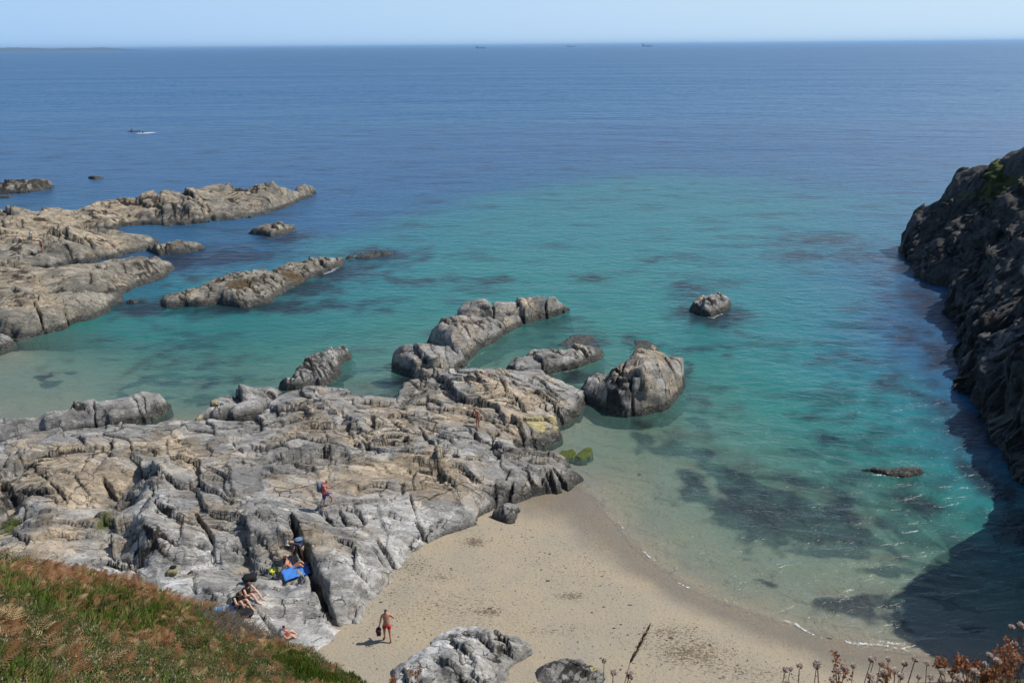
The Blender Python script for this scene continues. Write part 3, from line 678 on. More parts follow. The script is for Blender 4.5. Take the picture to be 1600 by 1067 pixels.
for (a, b, w, lab) in ((884, 710, 17, 'green weed-covered stone in the shallows beside the platform, left one of the pair'), (913, 708, 11, 'green weed-covered stone in the shallows, right one of the pair')):
    o = R('weedy_stone', [(a - w, b + 3, .02), (a - w * .4, b + 8, .02), (a + w * .5, b + 6, .02), (a + w, b - 1, .02), (a + w * .6, b - 8, .08), (a - w * .5, b - 7, .1)], [(a, b - 1, .09)], .05, M_ROCK, 63 + int(a), green=[(a, b, 40, 25, 1.3)], nodry=1.0,
          blocks=((.9, .6, .06, .3), (.4, .3, .02, .4)), saw=(.6, .04), fine=.04, edge_slope=1.2, ragged=.3, zt=.1, drop=.6, frac=(0, 1, 0))
    tag(o, lab, 'stone', 'weedy stones in the shallows')
for (a, b, w, h, zz, lab) in ((822, 700, 12, 8, .45, 'small dark rock in the tidal gap of the platform'), (812, 690, 8, 5, .4, 'smallest dark stone at the back of the tidal gap')):
    o = R('sea_rock', [(a - w, b, .2), (a, b + h, .05), (a + w, b, .1), (a, b - h, zz)], [(a, b, zz)], .06, M_ROCK, 70 + w, base=(0, 0, .4, 0), blocks=((.9, .6, .15, .5),), saw=(.6, .1), fine=.05, edge_slope=2, ragged=.15)
    tag(o, lab, 'rock')
# ---- rocks on the sand at the bottom
o = R('beach_rock', [(606, 1062, .8), (640, 1030, 1.2), (690, 994, 1.6), (730, 981, 1.8), (770, 988, 1.7), (788, 1004, 1.3), (800, 1000, 1.2), (826, 1004, 1.1), (836, 1020, .75), (805, 1052, .6), (790, 1085, .6), (740, 1130, .6), (640, 1130, .6)],
      [(720, 1020, 1.9), (750, 1040, 1.5), (660, 1050, 1.2), (805, 1022, 1.2), (775, 1040, 1.1), (700, 1070, 1.2)], .055, M_ROCK, 81, steep=.7,
      fac=((.9, .6, .85, .3), (.4, .3, .6, .4)), frac=(.6, .5, .09), blocks=((2.2, 1.4, .2, .35), (.8, .5, .1, .4), (.3, .25, .03, .4)), saw=(.8, .07), ledge=.14, fine=.05, edge_slope=2.6, ragged=.22, white=[(680, 1010, 60, 30, 1.3), (650, 1050, 40, 30, 1.0), (730, 1050, 40, 20, .5)], tan=[(740, 1030, 40, 20, .4)], yellow=[(800, 1030, 30, 18, .5)], dark=[(780, 1025, 8, 20, .4)], base=(-.1, .2, -.1, 0), zt=1.3, nodry=1.0)
tag(o, 'pale whitish grey rock outcrop in the sand behind the walking man', 'rock', 'rocks on the beach sand')
o = R('beach_rock', [(838, 1052, .7), (855, 1036, 1.2), (880, 1030, 1.3), (920, 1040, 1.2), (944, 1052, .8), (944, 1085, .6), (840, 1085, .6)], [(890, 1048, 1.3), (890, 1068, .9)], .055, M_ROCK, 82, steep=.5,
      fac=((.7, .5, .9, .4), (.35, .25, .6, .4)), frac=(.6, .4, .1), ledge=.12, blocks=((1.2, .8, .2, .5), (.5, .35, .08, .4)), saw=(.6, .07), fine=.05, edge_slope=2.8, ragged=.18, dark=[(890, 1050, 60, 30, .45)], yellow=[(928, 1045, 9, 5, 1.6)], base=(-.2, .05, .1, 0), zt=1.2, nodry=1.0)
tag(o, 'dark grey beach rock with a lime lichen spot, right of the whitish outcrop', 'rock', 'rocks on the beach sand')

# ------------------------------------------------------------------ seabed, beach, sea
lp = lambda x, y: (6.0 * x / np.maximum(y + 9, 2.0), 6.0 * np.log(np.maximum(y + 9, 2.0)))
shore = [(905, 762), (925, 785), (955, 815), (1000, 862), (1040, 897), (1080, 922), (1140, 947), (1210, 972), (1270, 990), (1330, 1006), (1420, 1022), (1500, 1030), (1600, 1034), (1700, 1040)]
zp = [(a, b, 0) for a, b in shore]
zp += [(600, 1000, .95), (800, 900, .6), (880, 830, .28), (850, 790, .15), (800, 810, .3), (1000, 1000, .75), (1100, 1060, .75), (1300, 1067, .35), (750, 850, .55), (600, 1100, 1.1), (900, 950, .6), (1000, 930, .38), (1150, 1000, .35), (1250, 1040, .32), (1450, 1067, .25), (1600, 1090, .4), (500, 1060, 1.1), (400, 1150, 1.2), (1000, 1150, 1.1), (1400, 1150, .7)]
zp += [(960, 780, -.22), (1000, 800, -.42), (1060, 870, -.35), (1150, 920, -.35), (1250, 955, -.35), (1400, 975, -.4), (1050, 720, -.75), (1200, 800, -.95), (1350, 880, -.65), (1500, 850, -1.6), (1550, 950, -.9), (900, 690, -.6), (930, 720, -.5), (960, 670, -.8), (1100, 620, -1.9), (1300, 600, -4.0), (1450, 650, -4.6), (1360, 480, -5.4), (1250, 500, -4.6), (1425, 760, -2.0), (1450, 470, -8.5), (1468, 540, -8), (1488, 620, -7), (1530, 700, -6), (1575, 780, -4.6), (1430, 600, -5.4), (480, 345, -8.5), (600, 318, -8.6), (730, 288, -8.6), (860, 262, -8.2), (1000, 243, -8.8), (560, 372, -4.8), (640, 345, -4.6), (760, 318, -4.6), (880, 292, -4.9), (1000, 275, -5.2), (1000, 500, -3.1), (1000, 450, -3.5), (900, 360, -4.2), (1200, 400, -4.3), (1300, 300, -5.6), (520, 395, -3.8), (300, 440, -4.2), (300, 400, -7.5), (215, 445, -6), (400, 395, -6.5), (520, 398, -5.4), (230, 478, -4.5), (610, 402, -5), (200, 560, -1.4), (60, 560, -.9), (0, 600, -.75), (-100, 600, -.5), (0, 560, -.5), (20, 545, -.25), (300, 600, -1.5), (450, 520, -2.6), (600, 480, -3.1), (700, 420, -3.6), (250, 640, -.8), (130, 600, -.8), (560, 600, -1.1), (780, 570, -1.2), (860, 520, -2.0), (600, 620, -.6), (640, 600, -1.), (0, 250, -12), (300, 250, -12), (500, 280, -10), (640, 300, -9), (470, 350, -7.5), (420, 375, -6.5), (800, 220, -11), (1200, 230, -10), (1000, 255, -8.6), (1500, 230, -11), (1500, 330, -6.5), (800, 120, -15), (0, 150, -15), (1500, 120, -15), (50, 310, -8), (330, 365, -6), (800, 85, -16), (0, 100, -16), (1600, 90, -16), (-400, 300, -9), (2000, 300, -9), (-400, 600, -2), (2000, 800, -3), (820, 705, -.35), (890, 650, -.4), (280, 655, -.35), (430, 640, -.3)]  # deep points at the cliff foot paint its dark reflection into the water
zw = [P(a, b, v if v > 0 else 0) for a, b, v in zp]
q2 = [lp(np.array([p.x]), np.array([p.y])) for p in zw]
BED = RBF([(float(a[0][0]), float(a[1][0])) for a in q2], [v for _, _, v in zp], .02)
def bed_z(X, Y):
    a, b = lp(X, Y)
    z = np.clip(BED(a, b), -17, 1.6)
    z = z + np.where(z > -.2, .02 * fbm(X * .5, Y * .5, 900, 3), .08 * np.clip(-z, 0, 1.5) * fbm(X * .3, Y * .3, 901, 3))
    return z

# fan-shaped sheets: fine near, coarse far
def fan(y_list, nx, spread):
    t = np.linspace(-1, 1, nx)
    yy, tt = np.meshgrid(np.array(y_list), t, indexing='ij')
    return tt * spread * (yy + 9) , yy
def grid_faces(ny, nx, mask=None):
    j, i = np.meshgrid(np.arange(ny - 1), np.arange(nx - 1), indexing='ij')
    Fc = np.stack([j * nx + i, j * nx + i + 1, (j + 1) * nx + i + 1, (j + 1) * nx + i], -1).reshape(-1, 4)
    return Fc if mask is None else Fc[mask.reshape(-1)]

ny, nx = 520, 620
yl = np.exp(np.linspace(math.log(19 + 9), math.log(420 + 9), ny)) - 9
BX, BY = fan(yl, nx, .95)
bz = bed_z(BX, BY)
weed_reflection_spec = [  # dark weed beds on the sea floor; those at the cliff foot paint its reflection
    (1150, 760, 90, 26, 1.0), (1230, 800, 110, 30, 1.0), (1330, 800, 80, 26, .95), (1300, 840, 70, 18, .8), (1080, 680, 70, 16, .8), (1010, 668, 40, 14, .8), (1130, 640, 40, 10, .5), (1400, 880, 55, 16, .8),
    (1345, 945, 55, 22, .8), (1300, 930, 30, 14, .5), (1450, 800, 60, 30, .7), (1190, 885, 14, 6, .8), (1000, 727, 14, 5, .6), (905, 535, 36, 12, 1.3), (1000, 538, 22, 9, 1.3), (1085, 548, 14, 6, .9), (1125, 548, 12, 5, .8), (922, 434, 20, 6, 1.2), (1070, 450, 30, 14, 1.2), (1110, 492, 50, 22, 1.2), (1280, 375, 70, 10, 1.1), (1250, 400, 60, 8, .9), (1350, 400, 70, 10, .9),
    (640, 590, 50, 12, .7), (560, 605, 60, 10, .6), (500, 600, 40, 8, .6), (600, 605, 40, 8, .5), (210, 575, 16, 22, .9), (330, 560, 70, 10, .5), (300, 600, 80, 12, .5), (380, 590, 50, 10, .5), (300, 540, 60, 8, .6), (75, 575, 10, 14, 1.0),
    (600, 398, 60, 10, 1.6), (520, 425, 80, 12, 1.4), (400, 480, 160, 10, 1.4), (230, 480, 60, 14, 1.4), (480, 450, 60, 12, 1.2), (260, 410, 100, 14, 1.4), (360, 400, 90, 12, 1.2), (320, 435, 50, 9, .6), (450, 372, 50, 8, 1.0), (860, 500, 50, 8, .7), (780, 535, 40, 10, .3), (900, 590, 60, 10, .9), (1068, 590, 14, 40, .9), (760, 440, 60, 6, .9), (650, 440, 90, 6, .9), (1480, 500, 40, 60, .9), (1200, 690, 60, 8, .4), (1500, 900, 50, 12, .7), (1180, 740, 120, 20, .7), (1260, 770, 150, 30, .75), (1380, 760, 80, 30, .6), (1120, 720, 50, 14, .7), (1420, 860, 60, 16, .7), (1300, 560, 80, 16, .5), (1400, 600, 60, 30, .6), (1350, 690, 70, 20, .6), (1570, 960, 40, 10, .5), (1450, 470, 40, 30, 1.1), (1480, 560, 40, 60, 1.1), (1500, 660, 40, 50, 1.1), (1550, 750, 50, 40, 1.1), (1590, 830, 50, 30, 1.0), (1420, 420, 30, 12, 1), (1300, 650, 60, 8, .5), (1020, 405, 30, 4, .7)]
def weed_reflection_at(X, Y, z):
    w = blob(X + 1.6 * fbm(X * .25, Y * .25, 31, 4), Y + 1.6 * fbm(X * .25, Y * .25, 32, 4), weed_reflection_spec, 0)
    w = np.clip(w * 1.25 + .6 * fbm(X * .5, Y * .5, 33, 5) * (w > .06) - .08, 0, 1)
    return np.maximum(w, .55 * sstep(.2, .7, fbm(X * .11, Y * .3, 36, 4)) * sstep(-.6, -1.6, z))
wd = weed_reflection_at(BX, BY, bz)

b = NB('sand')
p = b.pos()
n1 = b.noise(p, .35, 5, .6); n2 = b.noise(p, 6, 4, .6); n3 = b.noise(p, 40, 3, .6)
c = b.mix(b.ramp(n1, .35, .68), (0.35, 0.302, 0.228), (0.41, 0.332, 0.222))
c = b.mix(b.ramp(n2, .35, .75, 0, .45), c, (0.30, 0.265, 0.205))
c = b.mix(b.ramp(n3, .4, .75, 0, .5), c, (0.22, 0.19, 0.15))
lit = b.attr('litter')
sp = b.noise(b.mapping(p, (0, 0, .4), (1, 1.6, 1)), 7.0, 5, .82)
c = b.mix(b.math('MULTIPLY', b.ramp(b.math('ADD', sp, b.math('MULTIPLY', lit, .10)), .575, .66), .8), c, (0.07, 0.055, 0.04))
c = b.mix(b.ramp(b.math('ADD', n2, b.math('MULTIPLY', lit, .25)), .72, .85, 0, .6), c, (0.11, 0.085, 0.05))
sz = b.new('ShaderNodeSeparateXYZ'); b.l.new(p, sz.inputs[0])
wet = b.ramp(b.math('ADD', sz.outputs[2], b.math('MULTIPLY', n1, .12)), .17, .40, 1, 0)
wc = b.new('ShaderNodeMix', data_type='RGBA', blend_type='MULTIPLY'); wc.inputs[0].default_value = 1
b.l.new(c, wc.inputs[6]); wc.inputs[7].default_value = (.56, .56, .58, 1)
c = b.mix(b.math('MULTIPLY', wet, b.ramp(sz.outputs[2], -.12, .02, .45, .95)), c, wc.outputs[2])
wk = b.ramp(b.attr('weed'), .1, .6)
wn = b.noise(p, 2.2, 5, .7)
c = b.mix(b.math('MULTIPLY', wk, b.ramp(wn, .25, .5, .55, 1)), c, b.mix(n2, (0.022, 0.022, 0.026), (0.075, 0.06, 0.06)))
b.l.new(c, b.bsdf.inputs['Base Color'])
b.l.new(b.ramp(wet, 0, 1, .95, .45), b.bsdf.inputs['Roughness'])
b.bsdf.inputs['Specular IOR Level'].default_value = .2
bh = b.math('ADD', b.math('MULTIPLY', n2, .6), b.math('MULTIPLY', b.noise(p, 14, 4, .7), .5))
b.l.new(b.bump(bh, .55, .12), b.bsdf.inputs['Normal'])
M_SAND = b.m
lit_spec = [(900, 870, 120, 50, .3), (700, 960, 120, 40, .5), (760, 960, 30, 10, 1.2), (1050, 990, 60, 20, .9), (1080, 1020, 70, 30, 1.2), (690, 905, 30, 12, .8), (740, 845, 22, 10, 1.4), (890, 930, 30, 8, 1.2), (640, 890, 40, 20, .8), (1150, 1050, 80, 20, .8), (860, 990, 60, 10, .7), (620, 930, 40, 20, .6)]
lt = blob(BX, BY, lit_spec, .6)
VB = np.stack([BX, BY, bz], -1).reshape(-1, 3)
cz = .25 * (bz[:-1, :-1] + bz[1:, :-1] + bz[:-1, 1:] + bz[1:, 1:])
isb = cz > -.12
def submesh(name, Fc, mat, attrs):
    used = np.unique(Fc)
    mp = -np.ones(len(VB), int); mp[used] = np.arange(len(used))
    return mesh_from(name, VB[used], mp[Fc], mat, attrs={k: v.reshape(-1)[used] for k, v in attrs.items()}, smooth=True)
beach = submesh('beach', grid_faces(ny, nx, isb), M_SAND, {'weed': wd * (bz < 0), 'litter': lt})
seabed = submesh('seabed', grid_faces(ny, nx, ~isb), M_SAND, {'weed': wd, 'litter': lt * 0})
tag(beach, kind='structure'); tag(seabed, kind='structure')
BEACH = (VB, grid_faces(ny, nx))

# water body: colour follows the depth of the water under each point
ny2, nx2 = 420, 420
yl2 = np.concatenate([np.exp(np.linspace(math.log(28), math.log(900), ny2 - 60)) - 9, np.exp(np.linspace(math.log(930), math.log(60000), 60))])
WX, WY = fan(yl2, nx2, .95)
wz = bed_z(WX, WY)
depth = np.where(WY > 400, np.maximum(14, -wz), np.clip(-wz, 0, 20))
b = NB('sea_water')
p = b.pos()
D = b.attr('depth')
Dn = b.math('ADD', D, b.math('MULTIPLY', b.math('SUBTRACT', b.noise(b.mapping(p, (0, 0, 0), (.35, 1, 1)), .06, 4, .6), .5), b.math('MINIMUM', b.math('MULTIPLY', D, .6), 3.0)))
cr = b.new('ShaderNodeValToRGB')
b.l.new(b.math('DIVIDE', Dn, 16.0), cr.inputs[0])
el = cr.color_ramp.elements
stops = [(0.0, (.24, .31, .22)), (.06, (.12, .30, .235)), (.16, (.028, .265, .235)), (.27, (.014, .205, .235)), (.40, (.010, .105, .215)), (.60, (.009, .084, .205)), (1.0, (.015, .105, .24))]
el[0].position = 0; el[0].color = (*stops[0][1], 1); el[1].position = 1; el[1].color = (*stops[-1][1], 1)
for q_, c_ in stops[1:-1]:
    e = el.new(q_); e.color = (*c_, 1)
tr = b.new('ShaderNodeBsdfTransparent')
tcol = b.mix(b.math('SUBTRACT', 1.0, b.math('POWER', 2.718, b.math('MULTIPLY', D, -.36))), (1, 1, 1), (.14, .76, .70)); b.l.new(tcol, tr.inputs[0])
df = b.new('ShaderNodeBsdfDiffuse'); wm = b.new('ShaderNodeMix', data_type='RGBA', blend_type='MULTIPLY'); b.l.new(b.attr('weed'), wm.inputs[0]); b.l.new(cr.outputs[0], wm.inputs[6]); wm.inputs[7].default_value = (.20, .15, .20, 1)
b.l.new(wm.outputs[2], df.inputs[0])
alpha = b.math('SUBTRACT', 1.0, b.math('POWER', 2.718, b.math('MULTIPLY', D, -.27)))
mx = b.new('ShaderNodeMixShader'); b.l.new(alpha, mx.inputs[0]); b.l.new(tr.outputs[0], mx.inputs[1]); b.l.new(df.outputs[0], mx.inputs[2])
gl = b.new('ShaderNodeBsdfGlossy'); gl.inputs['Roughness'].default_value = .32
wv = b.mapping(p, (0, 0, math.radians(12)), (.45, 1, 1))
h0 = b.noise(b.mapping(p, (0, 0, math.radians(8)), (.4, 1, 1)), .05, 5, .66, .5); h00 = b.noise(b.mapping(p, (0, 0, math.radians(8)), (.35, 1, 1)), .012, 6, .68, .5)
sy_ = b.new('ShaderNodeSeparateXYZ'); b.l.new(p, sy_.inputs[0]); farm = b.ramp(sy_.outputs[1], 90.0, 500.0)
h1 = b.noise(wv, .28, 3, .5, .4); h2 = b.noise(wv, 1.1, 4, .6, .6); h3 = b.noise(b.mapping(p, (0, 0, math.radians(-20)), (.6, 1, 1)), 3.2, 3, .6, .4)
hh = b.math('ADD', b.math('ADD', b.math('MULTIPLY', h1, b.math('ADD', .6, b.math('MULTIPLY', farm, 1.2))), b.math('MULTIPLY', h2, .62)), b.math('MULTIPLY', h3, .11))
hh = b.math('ADD', hh, b.math('ADD', b.math('MULTIPLY', h0, b.math('MULTIPLY', farm, 9.0)), b.math('MULTIPLY', h00, b.math('MULTIPLY', farm, 26.0))))
nrm = b.bump(hh, 1.0, .38)
b.l.new(nrm, gl.inputs['Normal'])
fr = b.new('ShaderNodeFresnel'); fr.inputs[0].default_value = 1.33; b.l.new(nrm, fr.inputs['Normal'])
b.l.new(b.bump(hh, .5, .5), df.inputs['Normal'])
mx2 = b.new('ShaderNodeMixShader')
b.l.new(b.math('MINIMUM', fr.outputs[0], .5), mx2.inputs[0]); b.l.new(mx.outputs[0], mx2.inputs[1]); b.l.new(gl.outputs[0], mx2.inputs[2])
b.l.new(mx2.outputs[0], b.out.inputs['Surface'])
M_SEA = b.m
landm = wz > .5
lm = ~(landm[:-1, :-1] & landm[1:, 1:] & landm[1:, :-1] & landm[:-1, 1:])
sea = mesh_from('sea', np.stack([WX, WY, np.zeros_like(WX)], -1).reshape(-1, 3), grid_faces(ny2, nx2, lm), M_SEA, attrs={'depth': depth.reshape(-1), 'weed': (weed_reflection_at(WX, WY, wz) * sstep(-.05, -.4, wz) * (WY < 300)).reshape(-1)}, smooth=True)
tag(sea, kind='structure')


# ------------------------------------------------------------------ the dark cliff on the right
Wv = lambda x, y, z: Vector((x, y, z))
AD = at_depth
cl_out = [(1412, 404, .0), (1430, 430, 0), (1482, 452, 0), (1488, 500, 0), (1494, 560, 0), (1512, 640, 0), (1545, 690, 0), (1600, 752, 0), Wv(29.8, 38, 0), Wv(28, 34, 0),
          Wv(26.6, 30, 0), Wv(26.2, 24, 0), Wv(25, 14, 0), Wv(24, 4, 2), Wv(52, 4, 22), Wv(62, 40, 20), Wv(74, 92, 17), AD(1690, 205, 96), AD(1600, 232, 93), AD(1563, 260, 98), AD(1500, 268, 101), AD(1480, 298, 102), AD(1445, 330, 102), AD(1422, 348, 101)]
cl_in = [AD(1430, 345, 98), AD(1520, 335, 90), AD(1580, 300, 84), AD(1600, 370, 73), AD(1540, 400, 75), AD(1500, 430, 83), AD(1600, 470, 63), AD(1540, 480, 69), AD(1520, 575, 58.5), AD(1560, 560, 57.5), AD(1600, 560, 52.5), AD(1600, 640, 49.6), AD(1530, 620, 57.5),
         Wv(45, 45, 12), Wv(60, 60, 18), Wv(72, 85, 19), Wv(62, 75, 15), Wv(35, 38, 9.5), Wv(29, 31, 12.8), Wv(30.5, 33, 13.4), Wv(36, 30, 16), Wv(28.5, 23, 14), Wv(50, 20, 21), Wv(32, 10, 18), Wv(27.5, 8, 15), Wv(31, 36, 11)]
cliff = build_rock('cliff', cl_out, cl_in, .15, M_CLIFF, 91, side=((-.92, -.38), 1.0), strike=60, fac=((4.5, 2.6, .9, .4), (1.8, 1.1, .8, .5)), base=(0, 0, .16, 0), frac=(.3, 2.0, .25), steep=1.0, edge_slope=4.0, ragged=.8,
    blocks=((8, 4.5, 1.3, .16), (3.2, 1.9, .8, .3), (1.3, .9, .12, .4)), saw=(2.6, .5), fine=.06, ledge=1.1,
    green=[(1570, 310, 60, 50, 1.1), (1600, 260, 60, 40, 1.1)], white=[(1560, 560, 70, 18, 1.1), (1500, 285, 60, 18, .9), (1590, 450, 60, 50, .7), (1540, 400, 40, 30, .4)], zt=8, drop=3)  # white patches paint sunlit ledge tops into the rock colour
tag(cliff, kind='structure')

oc = dict(strike=60, edge_slope=6, ragged=.5, steep=1.0, fac=((2.2, 1.4, .92, .4), (.9, .6, .6, .4)), frac=(.5, 1.0, .2), blocks=((2.6, 1.6, .5, .3), (1.2, .8, .2, .4)), saw=(1.5, .2), fine=.02, ledge=.45, zt=9, base=(.1, .25, 0, 0))
o = build_rock('rock_outcrop', [AD(1478, 290, 98), AD(1492, 302, 96), AD(1530, 300, 93), AD(1566, 276, 92), AD(1560, 262, 95), AD(1520, 266, 98), AD(1496, 268, 99)], [AD(1500, 272, 97), AD(1540, 270, 94)], .14, M_CLIFF, 95, **oc)
tag(o, 'jagged grey outcrop overhanging the middle of the cliff top on the right', 'rock', 'outcrops on the cliff top')
o = build_rock('rock_outcrop', [AD(1562, 256, 92), AD(1575, 264, 90), AD(1612, 258, 86), AD(1625, 230, 88), AD(1600, 234, 91), AD(1575, 240, 93)], [AD(1598, 240, 89)], .14, M_CLIFF, 96, **oc)
tag(o, 'dark mossy outcrop at the very top of the cliff against the right edge', 'rock', 'outcrops on the cliff top')
o = build_rock('rock_outcrop', [AD(1420, 340, 99), AD(1432, 352, 97), AD(1475, 345, 95), AD(1482, 316, 97), AD(1450, 318, 99), AD(1432, 324, 100)], [AD(1450, 326, 98)], .14, M_CLIFF, 97, **oc)
tag(o, 'squared-off rock block at the seaward tip of the cliff', 'rock', 'outcrops on the cliff top')
aw = dict(base=(0, 0, .9, 0), drop=.7, frac=(0, 1, 0), fac=((.9, .6, .5, .05),), blocks=((1.4, .9, .05, .06), (.6, .4, .03, .1)), saw=(.8, .05), fine=.03, edge_slope=1.6, ragged=.5, ledge=.1)
o = build_rock('sea_rock', [(868, 538, 0), (890, 544, 0), (925, 541, 0), (938, 533, 0), (925, 526, .05), (890, 526, .08)], [(905, 533, .1), (885, 534, .07)], .08, M_ROCK, 98, **aw)
tag(o, 'dark rock just awash behind the barnacle-crusted rock', 'rock', SEA_ROCKS)
o = build_rock('sea_rock', [(984, 542, 0), (1000, 547, 0), (1018, 543, 0), (1022, 536, 0), (1008, 531, .05), (990, 532, .05)], [(1002, 538, .06)], .08, M_ROCK, 99, **aw)
tag(o, 'dark patch of rock awash directly behind the tall craggy boulder', 'rock', SEA_ROCKS)

# ------------------------------------------------------------------ hillside the camera looks over
EA, EB = (-13.7, 17.7), (-5.6, 24.9)
def hill_z(X, Y):
    z1 = 25.7 - 1.02 * Y + (-7 - X) * .7
    z1 = np.minimum(z1, 23.6) + 1.15 * sstep(14, 20.5, Y) * sstep(-4.6, -6.0, X) - 1.0 * sstep(-10.5, -14.0, X)
    zt = np.minimum(23.3, 24.83 - Y) + .13 * np.clip(X - 1.2, 0, 2.2) - 2.5 * np.clip(X - 5.5, 0, 9)
    z = np.maximum(z1, zt)
    lum = sstep(-2.5, -5.5, X) * sstep(4, 8, Y)
    z = z + lum * (.35 * fbm(X * .5, Y * .5, 401, 4) + .12 * fbm(X * 1.7, Y * 1.7, 402, 3))
    ex, ey = EB[0] - EA[0], EB[1] - EA[1]; L = math.hypot(ex, ey)
    d = (-(X - EA[0]) * ey + (Y - EA[1]) * ex) / L + .45 * fbm(X * .35, Y * .35, 403, 3)   # >0 beyond the edge
    z = z - np.where(d > 0, d * 3.0 + .4 * d * d, 0)
    return np.maximum(z, -.5), d
hx = np.linspace(-34, 13, 260); hy = np.linspace(-8, 30, 230)
HX, HY = np.meshgrid(hx, hy)
HZ, HD = hill_z(HX, HY)
b = NB('hillside_soil')
p = b.pos(); n1 = b.noise(p, 1.2, 5, .65); n2 = b.noise(p, 14, 4, .7)
c = b.mix(b.ramp(n1, .4, .62), (0.06, 0.075, 0.02), (0.13, 0.075, 0.03)); c = b.mix(b.ramp(n2, .45, .7), c, (0.035, 0.03, 0.018))
b.l.new(c, b.bsdf.inputs['Base Color']); b.bsdf.inputs['Roughness'].default_value = .95
b.l.new(b.bump(n2, .8, .1), b.bsdf.inputs['Normal'])
VH = np.stack([HX, HY, HZ], -1).reshape(-1, 3); FH = grid_faces(230, 260)
hillside = mesh_from('hillside', VH, FH, b.m, smooth=True)
tag(hillside, kind='structure')
BV_H = BVHTree.FromPolygons([tuple(v) for v in VH], [tuple(f) for f in FH])
def on_hill(px, py):
    d = ray(px, py).normalized()
    h = BV_H.ray_cast(CAM + d * 3, d)
    return h[0]

def leaf_material(name, a, bcol, c_=None, rough=.7, trans=.25):
    m = NB(name)
    h = m.attr('hue')
    c = m.mix(h, a, bcol)
    if c_ is not None: c = m.mix(m.ramp(h, .72, .95), c, c_)
    m.l.new(c, m.bsdf.inputs['Base Color']); m.bsdf.inputs['Roughness'].default_value = rough
    m.bsdf.inputs['Specular IOR Level'].default_value = .2
    tl = m.new('ShaderNodeBsdfTranslucent'); m.l.new(c, tl.inputs[0])
    ms = m.new('ShaderNodeMixShader'); ms.inputs[0].default_value = .35
    m.l.new(m.bsdf.outputs[0], ms.inputs[1]); m.l.new(tl.outputs[0], ms.inputs[2]); m.l.new(ms.outputs[0], m.out.inputs['Surface'])
    return m.m

def merge(lst):
    V = []; Fq = []; H = []; n = 0
    for v, f, h in lst:
        V.append(v); Fq.append(f + n); H.append(np.full(len(v), h)); n += len(v)
    return np.concatenate(V), np.concatenate(Fq), np.concatenate(H)

def frame_dirs(rz, lean):
    f = np.array([math.cos(rz) * math.cos(lean), math.sin(rz) * math.cos(lean), math.sin(lean)])
    s = np.array([-math.sin(rz), math.cos(rz), 0.0]); n = np.cross(f, s)
    return f, s, n

def frond(pos, L, rz, lean, hue, pairs=9, wid=.42):
    """a bracken frond: arching midrib with paired tapering leaflets"""
    f, s, n = frame_dirs(rz, lean)
    V = []; Fq = []
    for k in range(pairs):
        t = (k + .8) / pairs
        c = pos + f * L * t - np.array([0, 0, 1]) * L * .38 * t * t
        w = L * wid * (1 - t) ** .8 * (.8 + .4 * random.random()) + .015
        for sg in (-1, 1):
            tip = c + s * sg * w + f * w * .45 + n * random.uniform(-.12, .05) * w * sg - np.array([0, 0, .15 * w])
            hw = f * L / pairs * .42
            i = len(V)
            V += [c - hw * .6, c + hw * .7, tip + hw * .12, tip - hw * .12]; Fq.append([i, i + 1, i + 2, i + 3])
    V = np.array(V); return V, np.array(Fq), hue

def tuft(pos, L, n, hue, wid=.012, spread=.5):
    V = []; Fq = []
    for k in range(n):
        a = random.uniform(0, 6.283); l = L * random.uniform(.6, 1.1); sp = random.uniform(.1, spread)
        d = np.array([math.cos(a), math.sin(a), 0]); s = np.array([-d[1], d[0], 0]) * wid
        b0 = pos + d * random.uniform(0, .06)
        m_ = b0 + d * l * sp * .5 + np.array([0, 0, l * .62]); e = b0 + d * l * sp * 1.3 + np.array([0, 0, l * .95])
        i = len(V)
        V += [b0 - s, b0 + s, m_ + s * .8, m_ - s * .8, e + s * .15, e - s * .15]
        Fq += [[i, i + 1, i + 2, i + 3], [i + 3, i + 2, i + 4, i + 5]]
    return np.array(V), np.array(Fq), hue

def sprig(pos, L, n, hue, leaf=.05):
    """small bush: twiggy shoots with many little leaves"""
    V = []; Fq = []
    for k in range(n):
        v = np.random.RandomState(random.randrange(1 << 30)).normal(size=3); v[2] = abs(v[2]) * .8 + .15; v /= np.linalg.norm(v)
        c = pos + v * L * random.uniform(.35, 1.0)
        a = np.cross(v, [0.3, .2, .9]); a /= np.linalg.norm(a) + 1e-6; bb = np.cross(v, a)
        t = random.uniform(0, 6.28); a, bb = a * math.cos(t) + bb * math.sin(t), bb * math.cos(t) - a * math.sin(t)
        l = leaf * random.uniform(.7, 1.3); i = len(V)
        V += [c - a * l * .35, c + v * l * .2 + bb * l * .1, c + v * l + a * l * .1, c + v * l * .4 - bb * l * .3]; Fq.append([i, i + 1, i + 2, i + 3])
    return np.array(V), np.array(Fq), hue

def fingers(pos, L, n, hue):
    """fleshy upright three-sided leaves"""
    V = []; Fq = []
    for k in range(n):
        a = random.uniform(0, 6.283); d = np.array([math.cos(a), math.sin(a), 0]) * random.uniform(.1, .5)
        b0 = pos + np.array([random.uniform(-.12, .12), random.uniform(-.12, .12), 0]); t = b0 + d * L + np.array([0, 0, L])
        i = len(V)
        for q_ in range(3):
            an = a + q_ * 2.094; o_ = np.array([math.cos(an), math.sin(an), 0]) * .014
            V += [b0 + o_, t + o_ * .35]
        Fq += [[i, i + 2, i + 3, i + 1], [i + 2, i + 4, i + 5, i + 3], [i + 4, i, i + 1, i + 5]]
    return np.array(V), np.array(Fq), hue

